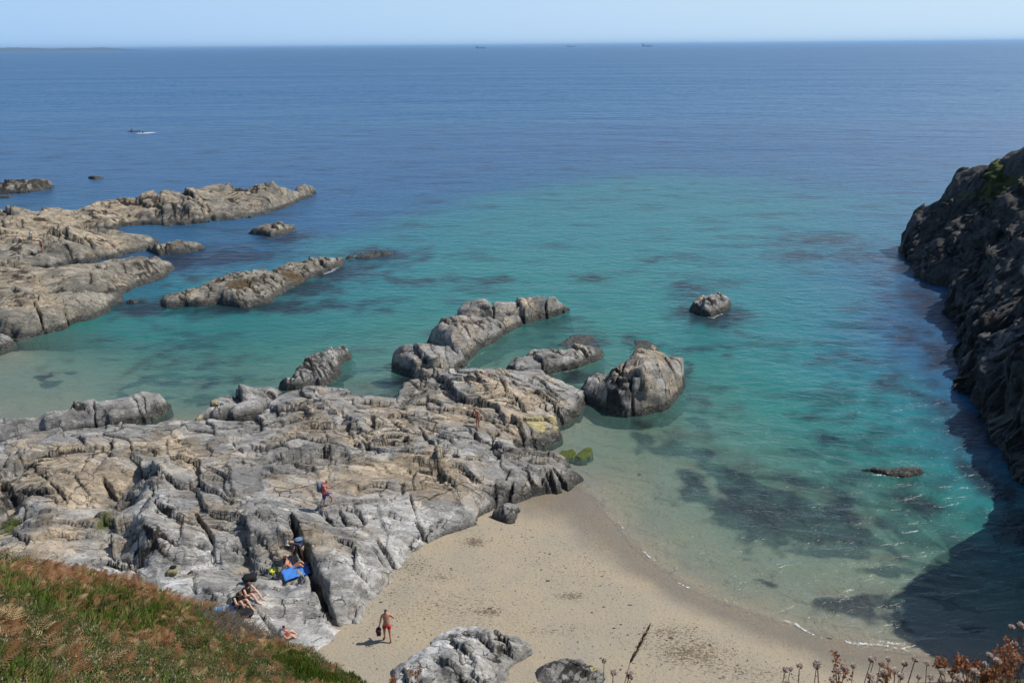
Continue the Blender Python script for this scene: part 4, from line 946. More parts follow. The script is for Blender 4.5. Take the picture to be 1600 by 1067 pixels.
zones = {'rust': [(30, 880, 60, 1.2), (110, 890, 60, 1.2), (180, 915, 50, 1.2), (240, 940, 40, 1.2), (110, 905, 50, 1.0), (280, 945, 30, 1.0), (90, 960, 20, .7), (170, 975, 18, .7), (240, 970, 24, .9), (250, 1000, 22, .9), (30, 1005, 26, .8), (70, 1035, 24, .7), (240, 1010, 22, .7), (280, 1040, 20, .7), (330, 1020, 22, .6), (400, 1010, 20, .5), (350, 990, 20, .5), (5, 985, 16, 1.0), (60, 1010, 20, .7)],
         'green': [(40, 930, 40, 1.2), (20, 945, 40, 1.1), (70, 950, 40, 1.0), (150, 955, 35, 1.25), (200, 955, 35, 1.25), (130, 950, 25, 1.1), (210, 985, 25, 1.1), (290, 950, 25, .9), (320, 955, 22, 1.2), (265, 965, 30, .8), (10, 1055, 25, .9), (300, 965, 30, .8), (360, 1045, 30, .7), (440, 1020, 25, .8)],
         'heath': [(30, 1040, 60, 1.0), (40, 975, 50, 1.1), (120, 1000, 50, 1.2), (150, 1030, 70, 1.3), (90, 985, 40, 1.1), (330, 1010, 40, .9), (200, 1030, 60, 1.2), (220, 1050, 60, 1.1), (300, 1050, 60, 1.05), (250, 1060, 50, 1.1), (380, 1050, 50, .9), (90, 1060, 50, .9), (180, 1010, 40, .9), (340, 1060, 40, 1.0), (420, 1060, 40, .9), (310, 1000, 40, .8)],
         'twig': [(310, 965, 22, 1.2), (345, 975, 22, 1.4), (375, 985, 24, 1.4), (400, 995, 22, 1.2), (330, 985, 20, 1.0), (420, 990, 16, .9), (295, 958, 14, .9)],
         'ice': [(490, 1025, 30, 1.5), (530, 1050, 35, 1.6), (560, 1068, 30, 1.6), (470, 1045, 30, 1.1), (450, 1020, 20, .9), (510, 1065, 40, 1.4)]}
zw_ = {k: [] for k in zones}
for k, l in zones.items():
    for px, py, r, w in l:
        h = on_hill(px, py) or on_hill(px - 10, py + 25)
        if h is None: continue
        zw_[k].append((h.x, h.y, max(.35, r / F * (h - CAM).length * 1.15), w))
bags = {k: [] for k in zones}
Zn = list(zones)
r_ = np.random.RandomState(77)
cx = r_.uniform(-18, -3.5, 60000); cy = r_.uniform(6.5, 26, 60000)
czz, cd = hill_z(cx, cy)
rel = np.stack([cx, cy, czz - CAM_H], -1)
dz_ = rel @ np.array(fw); uu = 800 + F * (rel @ np.array(rt)) / dz_; vv = 533.5 - F * (rel @ np.array(up)) / dz_
dist_ = np.linalg.norm(rel, axis=1)
ok = (cd < .55) & (uu > -70) & (uu < 660) & (vv < 1180) & (r_.uniform(size=60000) < np.minimum(1, (dist_ / 20) ** 1.2 + .1))
cx, cy, czz = cx[ok], cy[ok], czz[ok]
cx, cy, czz = cx[:10500], cy[:10500], czz[:10500]
bestw = np.full(len(cx), .12); bestk = np.full(len(cx), Zn.index('heath'))
for ki, k in enumerate(Zn):
    w = np.zeros(len(cx))
    for ax_, ay_, r, ww in zw_[k]: w = np.maximum(w, ww * np.exp(-((cx - ax_) ** 2 + (cy - ay_) ** 2) / (r * r)))
    w = w * r_.uniform(.4, 1.3, len(cx)) * (.8 if k == 'rust' else 1)
    m = w > bestw; bestw = np.where(m, w, bestw); bestk = np.where(m, ki, bestk)
for n_ in range(len(cx)):
    pp = np.array([cx[n_], cy[n_], czz[n_]]); best = Zn[bestk[n_]]
    hue = random.random()
    if best == 'rust':
        if random.random() < .45: bags['heath'].append(sprig(pp, random.uniform(.15, .3), 26, hue * .6, .055))
        for _ in range(2 if random.random() < .75 else 3):
            q_ = pp + np.array([random.uniform(-.15, .15), random.uniform(-.15, .15), random.uniform(.05, .3)])
            bags['rust'].append(frond(q_, random.uniform(.16, .38), random.uniform(0, 6.28), random.uniform(.1, 1.1), random.random(), random.choice((7, 8, 9)), random.uniform(.3, .45)))
    elif best == 'green':
        bags['green'].append(tuft(pp, random.uniform(.25, .5) * (.55 if pp[0] > -11.2 and pp[1] > 19 else 1), 12, hue, .016, .7))
        if random.random() < .3: bags['rust'].append(frond(pp + [0, 0, .15], .4, random.uniform(0, 6.28), .5, hue))
    elif best == 'heath':
        bags['heath'].append(sprig(pp, random.uniform(.15, .42), 40, hue, .045))
        if random.random() < .35: bags['green'].append(tuft(pp, random.uniform(.2, .4), 6, hue, .012, .7))
        if random.random() < .16: bags['rust'].append(frond(pp + [0, 0, .2], random.uniform(.25, .45), random.uniform(0, 6.28), .5, hue))
    elif best == 'twig':
        bags['twig'].append(tuft(pp - [0, 0, .04], random.uniform(.1, .24), 6, hue, .012, 3.4))
    else:
        bags['ice'].append(fingers(pp, random.uniform(.1, .17), 26, hue))
vm = {'rust': ('dead_bracken', leaf_material('dead_bracken', (0.22, 0.102, 0.045), (0.40, 0.215, 0.105), (0.46, 0.34, 0.18))),
      'green': ('grass', leaf_material('grass_blades', (0.075, 0.14, 0.018), (0.17, 0.22, 0.04), (0.30, 0.25, 0.11))),
      'heath': ('heath', leaf_material('heath_leaves', (0.06, 0.08, 0.026), (0.16, 0.165, 0.055), (0.42, 0.35, 0.24))),
      'twig': ('dead_twigs', leaf_material('grey_twigs', (0.07, 0.055, 0.04), (0.24, 0.20, 0.16))),
      'ice': ('succulent_mat', leaf_material('succulent', (0.055, 0.11, 0.014), (0.12, 0.18, 0.025), (0.17, 0.10, 0.03), .45))}
for k, (nm, mt) in vm.items():
    if not bags[k]: print('EMPTY', k); continue
    V, Fq, H = merge(bags[k])
    o = mesh_from(nm, V, Fq, mt, attrs={'hue': H})
    tag(o, kind='stuff')

# ------------------------------------------------------------------ close flowers and grasses at the bottom edge
def tube_mesh(pts, r0, r1, n=5):
    V = []; Fq = []
    pts = [Vector(q_) for q_ in pts]
    for i, c in enumerate(pts):
        d = (pts[min(i + 1, len(pts) - 1)] - pts[max(i - 1, 0)]).normalized()
        a = d.orthogonal().normalized(); bb = d.cross(a); r = r0 + (r1 - r0) * i / (len(pts) - 1)
        for k in range(n): V.append(c + a * r * math.cos(k * 6.2832 / n) + bb * r * math.sin(k * 6.2832 / n))
    for i in range(len(pts) - 1):
        for k in range(n): Fq.append((i * n + k, i * n + (k + 1) % n, (i + 1) * n + (k + 1) % n, (i + 1) * n + k))
    return V, Fq
M_STEM = simple_mat('dry_stem', (0.20, 0.13, 0.06), .8, .3)
M_PAPER = simple_mat('papery_petal', (0.66, 0.55, 0.48), .8, .25, 120)
M_CALYX = simple_mat('brown_calyx', (0.36, 0.14, 0.06), .8, .4, 90)
def translucent(m, f=.4):
    t = m.node_tree; bs = t.nodes['Principled BSDF']; tl = t.nodes.new('ShaderNodeBsdfTranslucent'); ms = t.nodes.new('ShaderNodeMixShader')
    src = bs.inputs['Base Color'].links[0].from_socket
    t.links.new(src, tl.inputs[0]); ms.inputs[0].default_value = f
    t.links.new(bs.outputs[0], ms.inputs[1]); t.links.new(tl.outputs[0], ms.inputs[2]); t.links.new(ms.outputs[0], t.nodes['Material Output'].inputs['Surface'])
    return m
M_RUSTY = translucent(simple_mat('rusty_leaf', (0.34, 0.15, 0.07), .75, .5, 40))
translucent(M_PAPER); translucent(M_CALYX)
M_SEED = simple_mat('seed_head', (0.24, 0.13, 0.06), .8, .4, 160)
def petal_head(R_, n, seed, up_only):
    r_ = np.random.RandomState(seed); V = []; Fq = []
    for k in range(n):
        v = r_.normal(size=3)
        v[2] = abs(v[2]) if up_only else -abs(v[2]) * .8
        v /= np.linalg.norm(v); a = np.cross(v, r_.normal(size=3)); a /= np.linalg.norm(a); bb = np.cross(v, a)
        c = v * R_ * r_.uniform(.35, .75); l = R_ * r_.uniform(.4, .65); w = R_ * .28; i = len(V)
        V += [c - a * w * .5, c + v * l * .6 - a * w, c + v * l + bb * w * .3, c + v * l * .6 + a * w, c + a * w * .5]
        Fq.append((i, i + 1, i + 2, i + 3, i + 4))
    return V, Fq
flower_protos = []
for pi in range(4):
    random.seed(50 + pi)
    h = .38
    bend = random.uniform(-.04, .04); by = random.uniform(-.03, .03)
    V, Fq = tube_mesh([(0, 0, 0), (bend * .3, by * .2, h * .4), (bend * .7, by * .6, h * .75), (bend, by, h)], .0022, .0016)
    st = mesh_from('stem', V, Fq, M_STEM).data
    pv, pf = petal_head(.0135, 60, pi, True); hd = mesh_from('flower_head', [Vector(v) + Vector((bend, by, h)) for v in pv], pf, M_PAPER).data
    pv, pf = petal_head(.011, 40, pi + 9, False); cx_ = mesh_from('calyx', [Vector(v) + Vector((bend, by, h)) for v in pv], pf, M_CALYX).data
    flower_protos.append((st, hd, cx_))
for o in [o for o in COL.objects if o.name.split('.')[0] in ('stem', 'flower_head', 'calyx')]: bpy.data.objects.remove(o)
fl_px = [(1255, 1040), (1278, 1047), (1300, 1050), (1230, 1048), (1222, 1046), (1340, 1040), (1345, 1052), (1352, 1030), (1362, 1026), (1375, 1032), (1380, 1040), (1372, 1047), (1360, 1052), (1395, 1033), (1402, 1042), (1410, 1048), (1414, 1058), (1388, 1056), (1330, 1058), (1318, 1050), (1438, 1056), (1447, 1054), (1452, 1046), (1458, 1040), (1470, 1060), (1422, 1030), (1500, 1045), (1512, 1040), (1520, 1052), (1535, 1042), (1545, 1050), (1552, 1030), (1560, 1046), (1568, 1034), (1575, 1020), (1580, 1006), (1586, 1022), (1592, 1010), (1596, 998), (1588, 985), (1598, 975), (1550, 1058), (1530, 1062), (1582, 1040), (1594, 1032), (1565, 1056), (945, 1043), (972, 1050), (990, 1056), (955, 1056), (1240, 1060), (1290, 1060)]
random.seed(5)
def flower_label(px, py):
    if px < 1100: return 'dry flower on a thin stem at the bottom edge, below the dark beach rock'
    if px < 1310: return 'sparse dry flower at the bottom edge, left end of the flower fringe before the sand'
    if px < 1430: return 'papery pale flower of the loose fringe against the sunlit wet sand'
    if px < 1480: return 'papery pale flower of the little clump against the cliff shadow'
    return 'papery flower in the dense tall bunch in the bottom right corner'
for i, (px, py) in enumerate(fl_px):
    dep = random.uniform(2.9, 3.9)
    top = at_depth(px, py, dep)
    rz = random.uniform(0, 6.28)
    st, hd, cx_ = flower_protos[i % 4]
    root = empty('dried_flower', (top.x, top.y, top.z - .38), flower_label(px, py), 'flower', 'dried thrift flowers along the cliff top edge' if px > 1100 else 'sparse dried flowers', rz)
    sc = random.uniform(.85, 1.25)
    root.scale = (sc, sc, 1)
    for nm, d_ in (('stem', st), ('flower_head', hd), ('calyx', cx_)):
        o = bpy.data.objects.new(nm, d_); COL.objects.link(o); o.parent = root
# seed-headed grass stalk
g0 = at_depth(1015, 977, 2.4); g1 = at_depth(984, 1036, 2.4); g2 = at_depth(976, 1067, 2.4); g3 = at_depth(972, 1200, 2.45)
r_ = np.random.RandomState(3)
gs = empty('grass_stalk', g3, 'tall brown grass stalk leaning right with a feathery seed head over the sand', 'grass stalk')
bpy.context.view_layer.update()
def local(root, V): return [Vector(v) - root.location for v in V]
V, Fq = tube_mesh([g3, g2, g1, g0], .0016, .0008); mesh_from('stalk', local(gs, V), Fq, M_STEM, gs)
V = []; Fq = []
ax = (g0 - g1); L = ax.length; axn = ax.normalized()
for k in range(170):
    t = r_.uniform(0, 1); w = .0095 * math.sin(math.pi * min(1, .12 + t * .86)) ** .7
    a = Vector(r_.normal(size=3)); a = (a - axn * a.dot(axn)).normalized()
    c = g1 + ax * t; s_ = axn.cross(a) * .0016; i = len(V)
    e = c + a * w + axn * .012
    V += [c - s_, c + a * w * .5 - s_ + axn * .004, e, c + a * w * .5 + s_ + axn * .004, c + s_]; Fq.append((i, i + 1, i + 2, i + 3, i + 4))
mesh_from('seed_head', local(gs, V), Fq, M_SEED, gs)
# rusty dead fern sprays and leafy clumps in the corner
def fern_spray(px, py, dep, hpx, label, seed, cat='dead plant', name='dead_shrub', n=150, leaf=.014):
    """rusty dried plant: several upright stalks set with crisp curled leaves"""
    random.seed(seed)
    base = at_depth(px, py + hpx * 2.2, dep)
    root = empty(name, base, label, cat, 'rusty dead plants along the bottom edge')
    ax_ = at_depth(px, py, dep) - base
    Lh = ax_.length; SV = []; SF = []; V = []; Fq = []
    for k in range(4):
        e = ax_ * random.uniform(.72, 1.0) + Vector((random.uniform(-.22, .22), random.uniform(-.15, .15), 0)) * Lh
        m_ = e * .5 + Vector((random.uniform(-.03, .03), 0, .02)) * Lh
        tv, tf = tube_mesh([(0, 0, 0), m_, e], .0026, .001, 4); o_ = len(SV); SV += tv; SF += [tuple(i + o_ for i in f) for f in tf]
        for j in range(n // 4):
            t = random.uniform(.35, 1.0) ** .8
            c = m_.lerp(e, t) if t > .5 else m_ * (t * 1.6)
            c = c + Vector((random.gauss(0, 1), random.gauss(0, 1), random.gauss(0, .6))) * Lh * .045
            d = Vector((random.gauss(0, 1), random.gauss(0, 1), random.gauss(.3, .8))).normalized(); l = leaf * random.uniform(.6, 1.4)
            s_ = d.orthogonal().normalized() * l * .35; i = len(V)
            V += [c, c + d * l * .5 + s_, c + d * l, c + d * l * .5 - s_]; Fq.append((i, i + 1, i + 2, i + 3))
    mesh_from('stem', SV, SF, M_STEM, root); mesh_from('leaves', V, Fq, M_RUSTY, root)
fern_spray(1308, 1024, 3.4, 30, 'slim rusty dead plant rising from the left end of the flower fringe', 1, n=130)
fern_spray(1385, 1035, 3.4, 24, 'low rusty dead plant among the loose flower fringe before the sunlit sand', 9, n=130)
fern_spray(1480, 1026, 3.3, 32, 'rusty dead plant beside the small pale flower clump in shade', 2, n=240)
fern_spray(1515, 1024, 3.2, 30, 'rusty dead plant at the left edge of the corner bunch', 3, n=260)
fern_spray(1546, 1030, 3.1, 38, 'rusty dead plant in the middle of the corner bunch', 4, n=300)
fern_spray(1576, 1012, 3.0, 50, 'tall rusty dead plant near the bottom right corner', 5, n=360)
fern_spray(1603, 996, 2.9, 56, 'rusty dead plant cut by the right edge of the picture', 6, n=380)
fern_spray(648, 1036, 5.0, 22, 'rusty dead dock stalk in front of the whitish beach rock', 7, 'dead stalk', 'dead_stalk', 110, .016)
fern_spray(610, 1056, 5.0, 16, 'short rusty dead stalk at the left foot of the whitish beach rock', 8, 'dead stalk', 'dead_stalk', 90, .016)

# ------------------------------------------------------------------ people
allV = []; allF = []; n_ = 0
for V, Fq in [r_ for r_ in ROCKS if r_[0][:, 0].mean() < 20] + [BEACH]:
    allV += [tuple(v) for v in V.tolist()]; allF += [tuple(f) for f in (Fq + n_).tolist()]; n_ += len(V)
BV_G = BVHTree.FromPolygons(allV, allF); del allV, allF
def ground(px, py):
    d = ray(px, py).normalized()
    h = BV_G.ray_cast(CAM + d * 14, d)
    return h[0] if h[0] is not None else P(px, py, 1)
def drop_to(x, y):
    h = BV_G.ray_cast(Vector((x, y, 20)), Vector((0, 0, -1)))
    return h[0].z if h[0] is not None else 0

def skin_mesh(name, nodes, edges, root, mat, parent=None, sub=1):
    """nodes: {key: (x, y, z, r)} ; one continuous surface grown round the edges"""
    keys = list(nodes); ix = {k: i for i, k in enumerate(keys)}
    me = bpy.data.meshes.new(name)
    me.from_pydata([nodes[k][:3] for k in keys], [(ix[a], ix[c]) for a, c in edges], [])
    o = bpy.data.objects.new(name, me); COL.objects.link(o)
    sk = o.modifiers.new('skin', 'SKIN'); sk.use_smooth_shade = True
    if not me.skin_vertices: me.skin_vertices.new()
    for k in keys:
        sv = me.skin_vertices[0].data[ix[k]]; r = nodes[k][3]
        sv.radius = r if isinstance(r, tuple) else (r, r); sv.use_root = (k == root)
    if sub: o.modifiers.new('sub', 'SUBSURF').levels = sub
    dg = bpy.context.evaluated_depsgraph_get()
    m2 = bpy.data.meshes.new_from_object(o.evaluated_get(dg)); m2.name = name
    bpy.data.objects.remove(o); bpy.data.meshes.remove(me)
    m2.materials.clear(); m2.materials.append(mat)
    m2.polygons.foreach_set('use_smooth', np.ones(len(m2.polygons), bool))
    o = bpy.data.objects.new(name, m2); COL.objects.link(o)
    if parent: o.parent = parent
    return o

STAND = dict(pelvis=(0, 0, .93), spine=(0, 0, 1.10), chest=(0, 0, 1.30), neck=(0, 0, 1.46), skull=(0, .015, 1.57), crown=(0, .01, 1.66),
             shL=(-.17, 0, 1.40), elL=(-.23, -.03, 1.12), wrL=(-.24, .04, .88), shR=(.17, 0, 1.40), elR=(.23, -.03, 1.12), wrR=(.24, .04, .88),
             hipL=(-.09, 0, .88), knL=(-.10, .03, .48), anL=(-.10, -.02, .07), toL=(-.12, .15, .025), hipR=(.09, 0, .88), knR=(.10, .03, .48), anR=(.10, -.02, .07), toR=(.12, .15, .025))
SIT = dict(pelvis=(0, 0, .11), spine=(0, .0, .28), chest=(0, .05, .47), neck=(0, .11, .62), skull=(0, .17, .72), crown=(0, .19, .80),
           shL=(-.17, .06, .56), elL=(-.24, .22, .36), wrL=(-.12, .42, .32), shR=(.17, .06, .56), elR=(.24, .22, .36), wrR=(.12, .42, .32),
           hipL=(-.09, .02, .11), knL=(-.11, .42, .42), anL=(-.10, .66, .07), toL=(-.11, .82, .03), hipR=(.09, .02, .11), knR=(.11, .40, .40), anR=(.12, .62, .07), toR=(.13, .78, .03))
RAD = dict(pelvis=.135, spine=.115, chest=.135, neck=.052, skull=.088, crown=.062, shL=.062, elL=.042, wrL=.028, shR=.062, elR=.042, wrR=.028,
           hipL=.092, knL=.058, anL=.04, toL=.03, hipR=.092, knR=.058, anR=.04, toR=.03)
BONES = [('pelvis', 'spine'), ('spine', 'chest'), ('chest', 'neck'), ('neck', 'skull'), ('skull', 'crown'), ('skull', 'nose'), ('chest', 'shL'), ('shL', 'elL'), ('elL', 'wrL'), ('chest', 'shR'), ('shR', 'elR'), ('elR', 'wrR'),
         ('pelvis', 'hipL'), ('hipL', 'knL'), ('knL', 'anL'), ('anL', 'toL'), ('pelvis', 'hipR'), ('hipR', 'knR'), ('knR', 'anR'), ('anR', 'toR')]
SKIN = simple_mat('skin', (0.46, 0.25, 0.165), .6, .08); SKIN_P = simple_mat('pale_skin', (0.58, 0.36, 0.26), .6, .06); SKIN_R = simple_mat('sunburnt_skin', (0.47, 0.235, 0.16), .6, .1)
HAIR_B = simple_mat('brown_hair', (0.07, 0.035, 0.018), .6, .3, 60); HAIR_D = simple_mat('dark_hair', (0.025, 0.018, 0.014), .6, .3, 60); HAIR_L = simple_mat('fair_hair', (0.22, 0.13, 0.05), .6, .3, 60)
def cloth(name, col): return simple_mat(name, col, .85, .12, 30)
C_RED = cloth('red_cloth', (0.48, 0.03, 0.04)); C_BLACK = cloth('black_cloth', (0.012, 0.012, 0.014)); C_NAVY = cloth('navy_cloth', (0.03, 0.045, 0.085)); C_PURP = cloth('purple_cloth', (0.07, 0.05, 0.17))
C_GREY = cloth('grey_cloth', (0.26, 0.29, 0.34)); C_WHITE = cloth('white_cloth', (0.66, 0.64, 0.58)); C_KHAKI = cloth('khaki_cloth', (0.32, 0.27, 0.2)); C_PINK = cloth('pink_cloth', (0.5, 0.13, 0.15)); C_BLUE = cloth('blue_towel', (0.05, 0.19, 0.55)); C_SKY = cloth('sky_towel', (0.16, 0.36, 0.66)); C_LIME = cloth('lime_bag', (0.62, 0.66, 0.08)); C_SLATE = cloth('slate_pack', (0.10, 0.15, 0.2))
C_RUST = cloth('rust_bikini', (0.22, 0.05, 0.03))

def person(loc, rz, label, base=STAND, pose=None, skin=SKIN, hair=HAIR_B, long_hair=False, top=None, bottom=None, bikini=None, leg_cloth=.5, scale=1.0, group=None, cap=None, sleeves=.35):
    J = {k: Vector(v) for k, v in base.items()}
    for k, v in (pose or {}).items(): J[k] = Vector(v)
    fwd = (J['skull'] - J['neck']); face = Vector((0, 1, 0)) if 'face' not in J else J.pop('face').normalized()
    J['nose'] = J['skull'] + face * .098 - fwd.normalized() * .0
    nodes = {k: (*J[k], RAD.get(k, .014)) for k in J}
    edges = list(BONES)
    for sd_, wr, el in (('L', 'wrL', 'elL'), ('R', 'wrR', 'elR')):
        d = (J[wr] - J[el]).normalized(); palm = J[wr] + d * .07
        side = d.cross(Vector((0, 1, .2))); side = side.normalized() if side.length > .1 else Vector((1, 0, 0))
        curl = side.cross(d)
        nodes['palm' + sd_] = (*palm, .03); edges.append((wr, 'palm' + sd_))
        for fi, (off, ln) in enumerate(((-.028, .07), (-.01, .082), (.01, .078), (.027, .06))):
            a = palm + side * off + d * .03; m_ = a + d * ln * .5; e = m_ + d * ln * .4 + curl * ln * .3
            for nm, q_, r in (('a', a, .011), ('b', m_, .009), ('c', e, .007)): nodes[f'f{sd_}{fi}{nm}'] = (*q_, r)
            edges += [('palm' + sd_, f'f{sd_}{fi}a'), (f'f{sd_}{fi}a', f'f{sd_}{fi}b'), (f'f{sd_}{fi}b', f'f{sd_}{fi}c')]
        tb = palm - side * .045 - d * .01; te = tb - side * .012 + d * .04
        nodes['t' + sd_] = (*tb, .011); nodes['u' + sd_] = (*te, .008); edges += [('palm' + sd_, 't' + sd_), ('t' + sd_, 'u' + sd_)]
    body = skin_mesh('person', nodes, edges, 'pelvis', skin)
    body.location = loc; body.rotation_euler = (0, 0, rz); body.scale = (scale,) * 3
    tag(body, label, 'person', group)
    lerp = lambda a, c, t: J[a] + (J[c] - J[a]) * t
    def garment(nm, spec, edges_, root, mat): return skin_mesh(nm, {k: (*v, r) for k, (v, r) in spec.items()}, edges_, root, mat, body)
    upv = (J['crown'] - J['neck']).normalized()
    hs = {'a': (J['skull'] - face * .03 + upv * .015, .092), 'b': (J['crown'] - face * .012 + upv * .01, .07)}
    he = [('a', 'b')]
    if long_hair:
        hs['c'] = (J['neck'] - face * .05 + upv * .02, .075); hs['d'] = (J['neck'] - face * .09 - Vector((0, 0, .14)), .055); he += [('a', 'c'), ('c', 'd')]
    garment('hair', hs, he, 'a', hair)
    if cap:
        garment('cap', {'a': (J['skull'] + upv * .05, .1), 'b': (J['crown'] + upv * .02, .07), 'v': (J['skull'] + face * .13 + upv * .05, .035)}, [('a', 'b'), ('a', 'v')], 'a', cap)
    if top:
        garment('top', {'p': (lerp('pelvis', 'spine', .4), .17), 's': (J['spine'], .16), 'c': (J['chest'], .18), 'L': (J['shL'], .098), 'R': (J['shR'], .098), 'l': (lerp('shL', 'elL', sleeves), .078), 'r': (lerp('shR', 'elR', sleeves), .078)},
                [('p', 's'), ('s', 'c'), ('c', 'L'), ('c', 'R'), ('L', 'l'), ('R', 'r')], 's', top)
    if bikini:
        garment('bikini_top', {'a': (J['chest'] + (J['chest'] - J['spine']) * .05, .172), 'b': (J['chest'] - (J['chest'] - J['spine']) * .5, .16)}, [('a', 'b')], 'a', bikini)
    if bottom:
        garment('shorts', {'s': (lerp('pelvis', 'spine', .35), .155), 'p': (J['pelvis'], .168), 'L': (J['hipL'], .125), 'R': (J['hipR'], .125), 'l': (lerp('hipL', 'knL', leg_cloth), .098), 'r': (lerp('hipR', 'knR', leg_cloth), .098)},
                [('s', 'p'), ('p', 'L'), ('p', 'R'), ('L', 'l'), ('R', 'r')], 'p', bottom)
    return body

def bag(name, loc, rz, size, mat, label, cat, tilt=0.0, strap=True, parent_label=None):
    """soft bag: a puffed rounded body with pocket, top flap and strap loop"""
    w, d, h = size
    bm = bmesh.new(); bmesh.ops.create_cube(bm, size=1.0)
    bmesh.ops.subdivide_edges(bm, edges=bm.edges[:], cuts=3, use_grid_fill=True)
    for v in bm.verts:
        c = v.co.copy(); r = (abs(c.x) ** 3 + abs(c.y) ** 3 + abs(c.z) ** 3) ** (1 / 3); v.co = c * (.5 / max(r, .01)) * (1 + .09 * math.sin(11 * c.x + 7 * c.z + 5 * c.y) + .06 * math.sin(23 * c.x - 17 * c.z))
        v.co = Vector((v.co.x * w, v.co.y * d, v.co.z * h + h * .5))
    me = bpy.data.meshes.new('body'); bm.to_mesh(me); bm.free(); me.materials.append(mat)
    me.polygons.foreach_set('use_smooth', np.ones(len(me.polygons), bool))
    o = bpy.data.objects.new(name, me); COL.objects.link(o); o.location = loc; o.rotation_euler = (tilt, 0, rz); tag(o, label, cat)
    me2 = me.copy(); me2.name = 'pocket'; pk = bpy.data.objects.new('pocket', me2); COL.objects.link(pk); pk.parent = o
    pk.scale = (.7, .55, .5); pk.location = (0, d * .36, h * .08)
    if strap:
        for sx in (-1, 1):
            V, Fq = tube_mesh([(sx * w * .25, -d * .45, h * .9), (sx * w * .3, -d * .75, h * .65), (sx * w * .3, -d * .72, h * .3), (sx * w * .27, -d * .45, h * .1)], .018, .018, 4)
            mesh_from('strap', V, Fq, mat, o)
    return o
def towel(name, loc, rz, size, mat, label, cat, rough=.02, seed=0, normal=None):
    n = 14; V = []
    for j in range(n):
        for i in range(n):
            x = (i / (n - 1) - .5) * size[0]; y = (j / (n - 1) - .5) * size[1]
            V.append((x, y, .035 + rough * (math.sin(x * 9 + seed) * math.cos(y * 7 + seed * 2) + .6 * math.sin((x + y) * 17))))
    Fq = grid_faces(n, n)
    o = mesh_from(name, V, Fq, mat, smooth=True)
    so_ = o.modifiers.new('t', 'SOLIDIFY'); so_.thickness = .012
    o.location = loc
    if normal is not None:
        o.rotation_euler = (normal.to_track_quat('Z', 'Y') @ Quaternion((0, 0, 1), rz)).to_euler()
    else: o.rotation_euler = (0, 0, rz)
    return tag(o, label, cat)
def ground_n(px, py):
    d = ray(px, py).normalized(); h = BV_G.ray_cast(CAM + d * 14, d)
    g0_ = h[0]; a = g0_ + Vector((.35, 0, 0)); c = g0_ + Vector((0, .35, 0)); e = g0_ - Vector((.35, 0, 0)); f = g0_ - Vector((0, .35, 0))
    za, zc, ze, zf = (drop_to(q_.x, q_.y) for q_ in (a, c, e, f))
    nn = Vector((.7, 0, max(-.12, min(.12, za - ze)))).cross(Vector((0, .7, max(-.12, min(.12, zc - zf)))))
    return g0_, nn.normalized()

Rd = math.radians
g = ground(606, 1001)
person(g, Rd(12), 'bare-backed man in red shorts walking over the sand with a dark bag', pose=dict(elL=(-.25, -.06, 1.12), wrL=(-.30, .02, .88), elR=(.34, .0, 1.16), wrR=(.20, .2, 1.12), knL=(-.11, .1, .48), anL=(-.12, .10, .06), toL=(-.14, .27, .025), knR=(.11, -.03, .47), anR=(.13, -.16, .07), toR=(.15, 0, .02)), skin=SKIN_R, hair=HAIR_D, bottom=C_RED, leg_cloth=.6)
Rz = Matrix.Rotation(Rd(12), 3, 'Z')
bag('bag', g + Rz @ Vector((-.36, .02, .40)), Rd(12), (.22, .32, .34), cloth('maroon_bag', (0.06, 0.02, 0.03)), 'dark maroon bag hanging from the hand of the man on the sand', 'bag', strap=True)
g = ground(747, 670)
person(g, Rd(135), 'woman in a dark bikini stooping slightly on the far end of the rock platform', pose=dict(chest=(0, .08, 1.28), neck=(0, .17, 1.42), skull=(0, .25, 1.50), crown=(0, .28, 1.58), shL=(-.17, .1, 1.37), shR=(.17, .1, 1.37), elR=(.27, .28, 1.15), wrR=(.30, .46, .98), elL=(-.26, .02, 1.12), wrL=(-.3, .1, .9)), skin=SKIN_R, hair=HAIR_B, bikini=C_BLACK, bottom=C_RUST, leg_cloth=.12, scale=.97)
g = ground(509, 793)
person(g, Rd(-78), 'walker in navy shorts and a dark rucksack crossing the middle of the rock platform', pose=dict(chest=(0, .06, 1.29), neck=(0, .12, 1.44), skull=(0, .19, 1.54), crown=(0, .21, 1.63), elR=(.22, .12, 1.12), wrR=(.12, .34, 1.08), elL=(-.22, .12, 1.12), wrL=(-.12, .34, 1.08), knL=(-.1, .34, .60), anL=(-.1, .34, .22), toL=(-.1, .5, .19), knR=(.1, -.02, .48), anR=(.1, -.14, .07), toR=(.11, .02, .02)), skin=SKIN, hair=HAIR_L, top=C_PINK, bottom=C_PURP, leg_cloth=.75)
bag('rucksack', g + Matrix.Rotation(Rd(-78), 3, 'Z') @ Vector((0, -.22, 1.0)), Rd(102), (.34, .22, .52), C_SLATE, 'dark slate rucksack on the back of the walker crossing the platform', 'rucksack')
g = ground(474, 876)
person(g, Rd(112), 'person in a white cap bending forward beside the seated woman on the blue towel', pose=dict(spine=(0, .06, 1.06), chest=(0, .27, 1.17), neck=(0, .42, 1.22), skull=(0, .53, 1.22), crown=(0, .6, 1.25), shL=(-.17, .33, 1.17), shR=(.17, .33, 1.17), elL=(-.2, .4, .9), wrL=(-.16, .5, .68), elR=(.2, .4, .9), wrR=(.16, .5, .68), face=(0, .6, -.8)), skin=SKIN, hair=HAIR_D, top=C_NAVY, bottom=C_KHAKI, cap=C_WHITE, leg_cloth=.6)
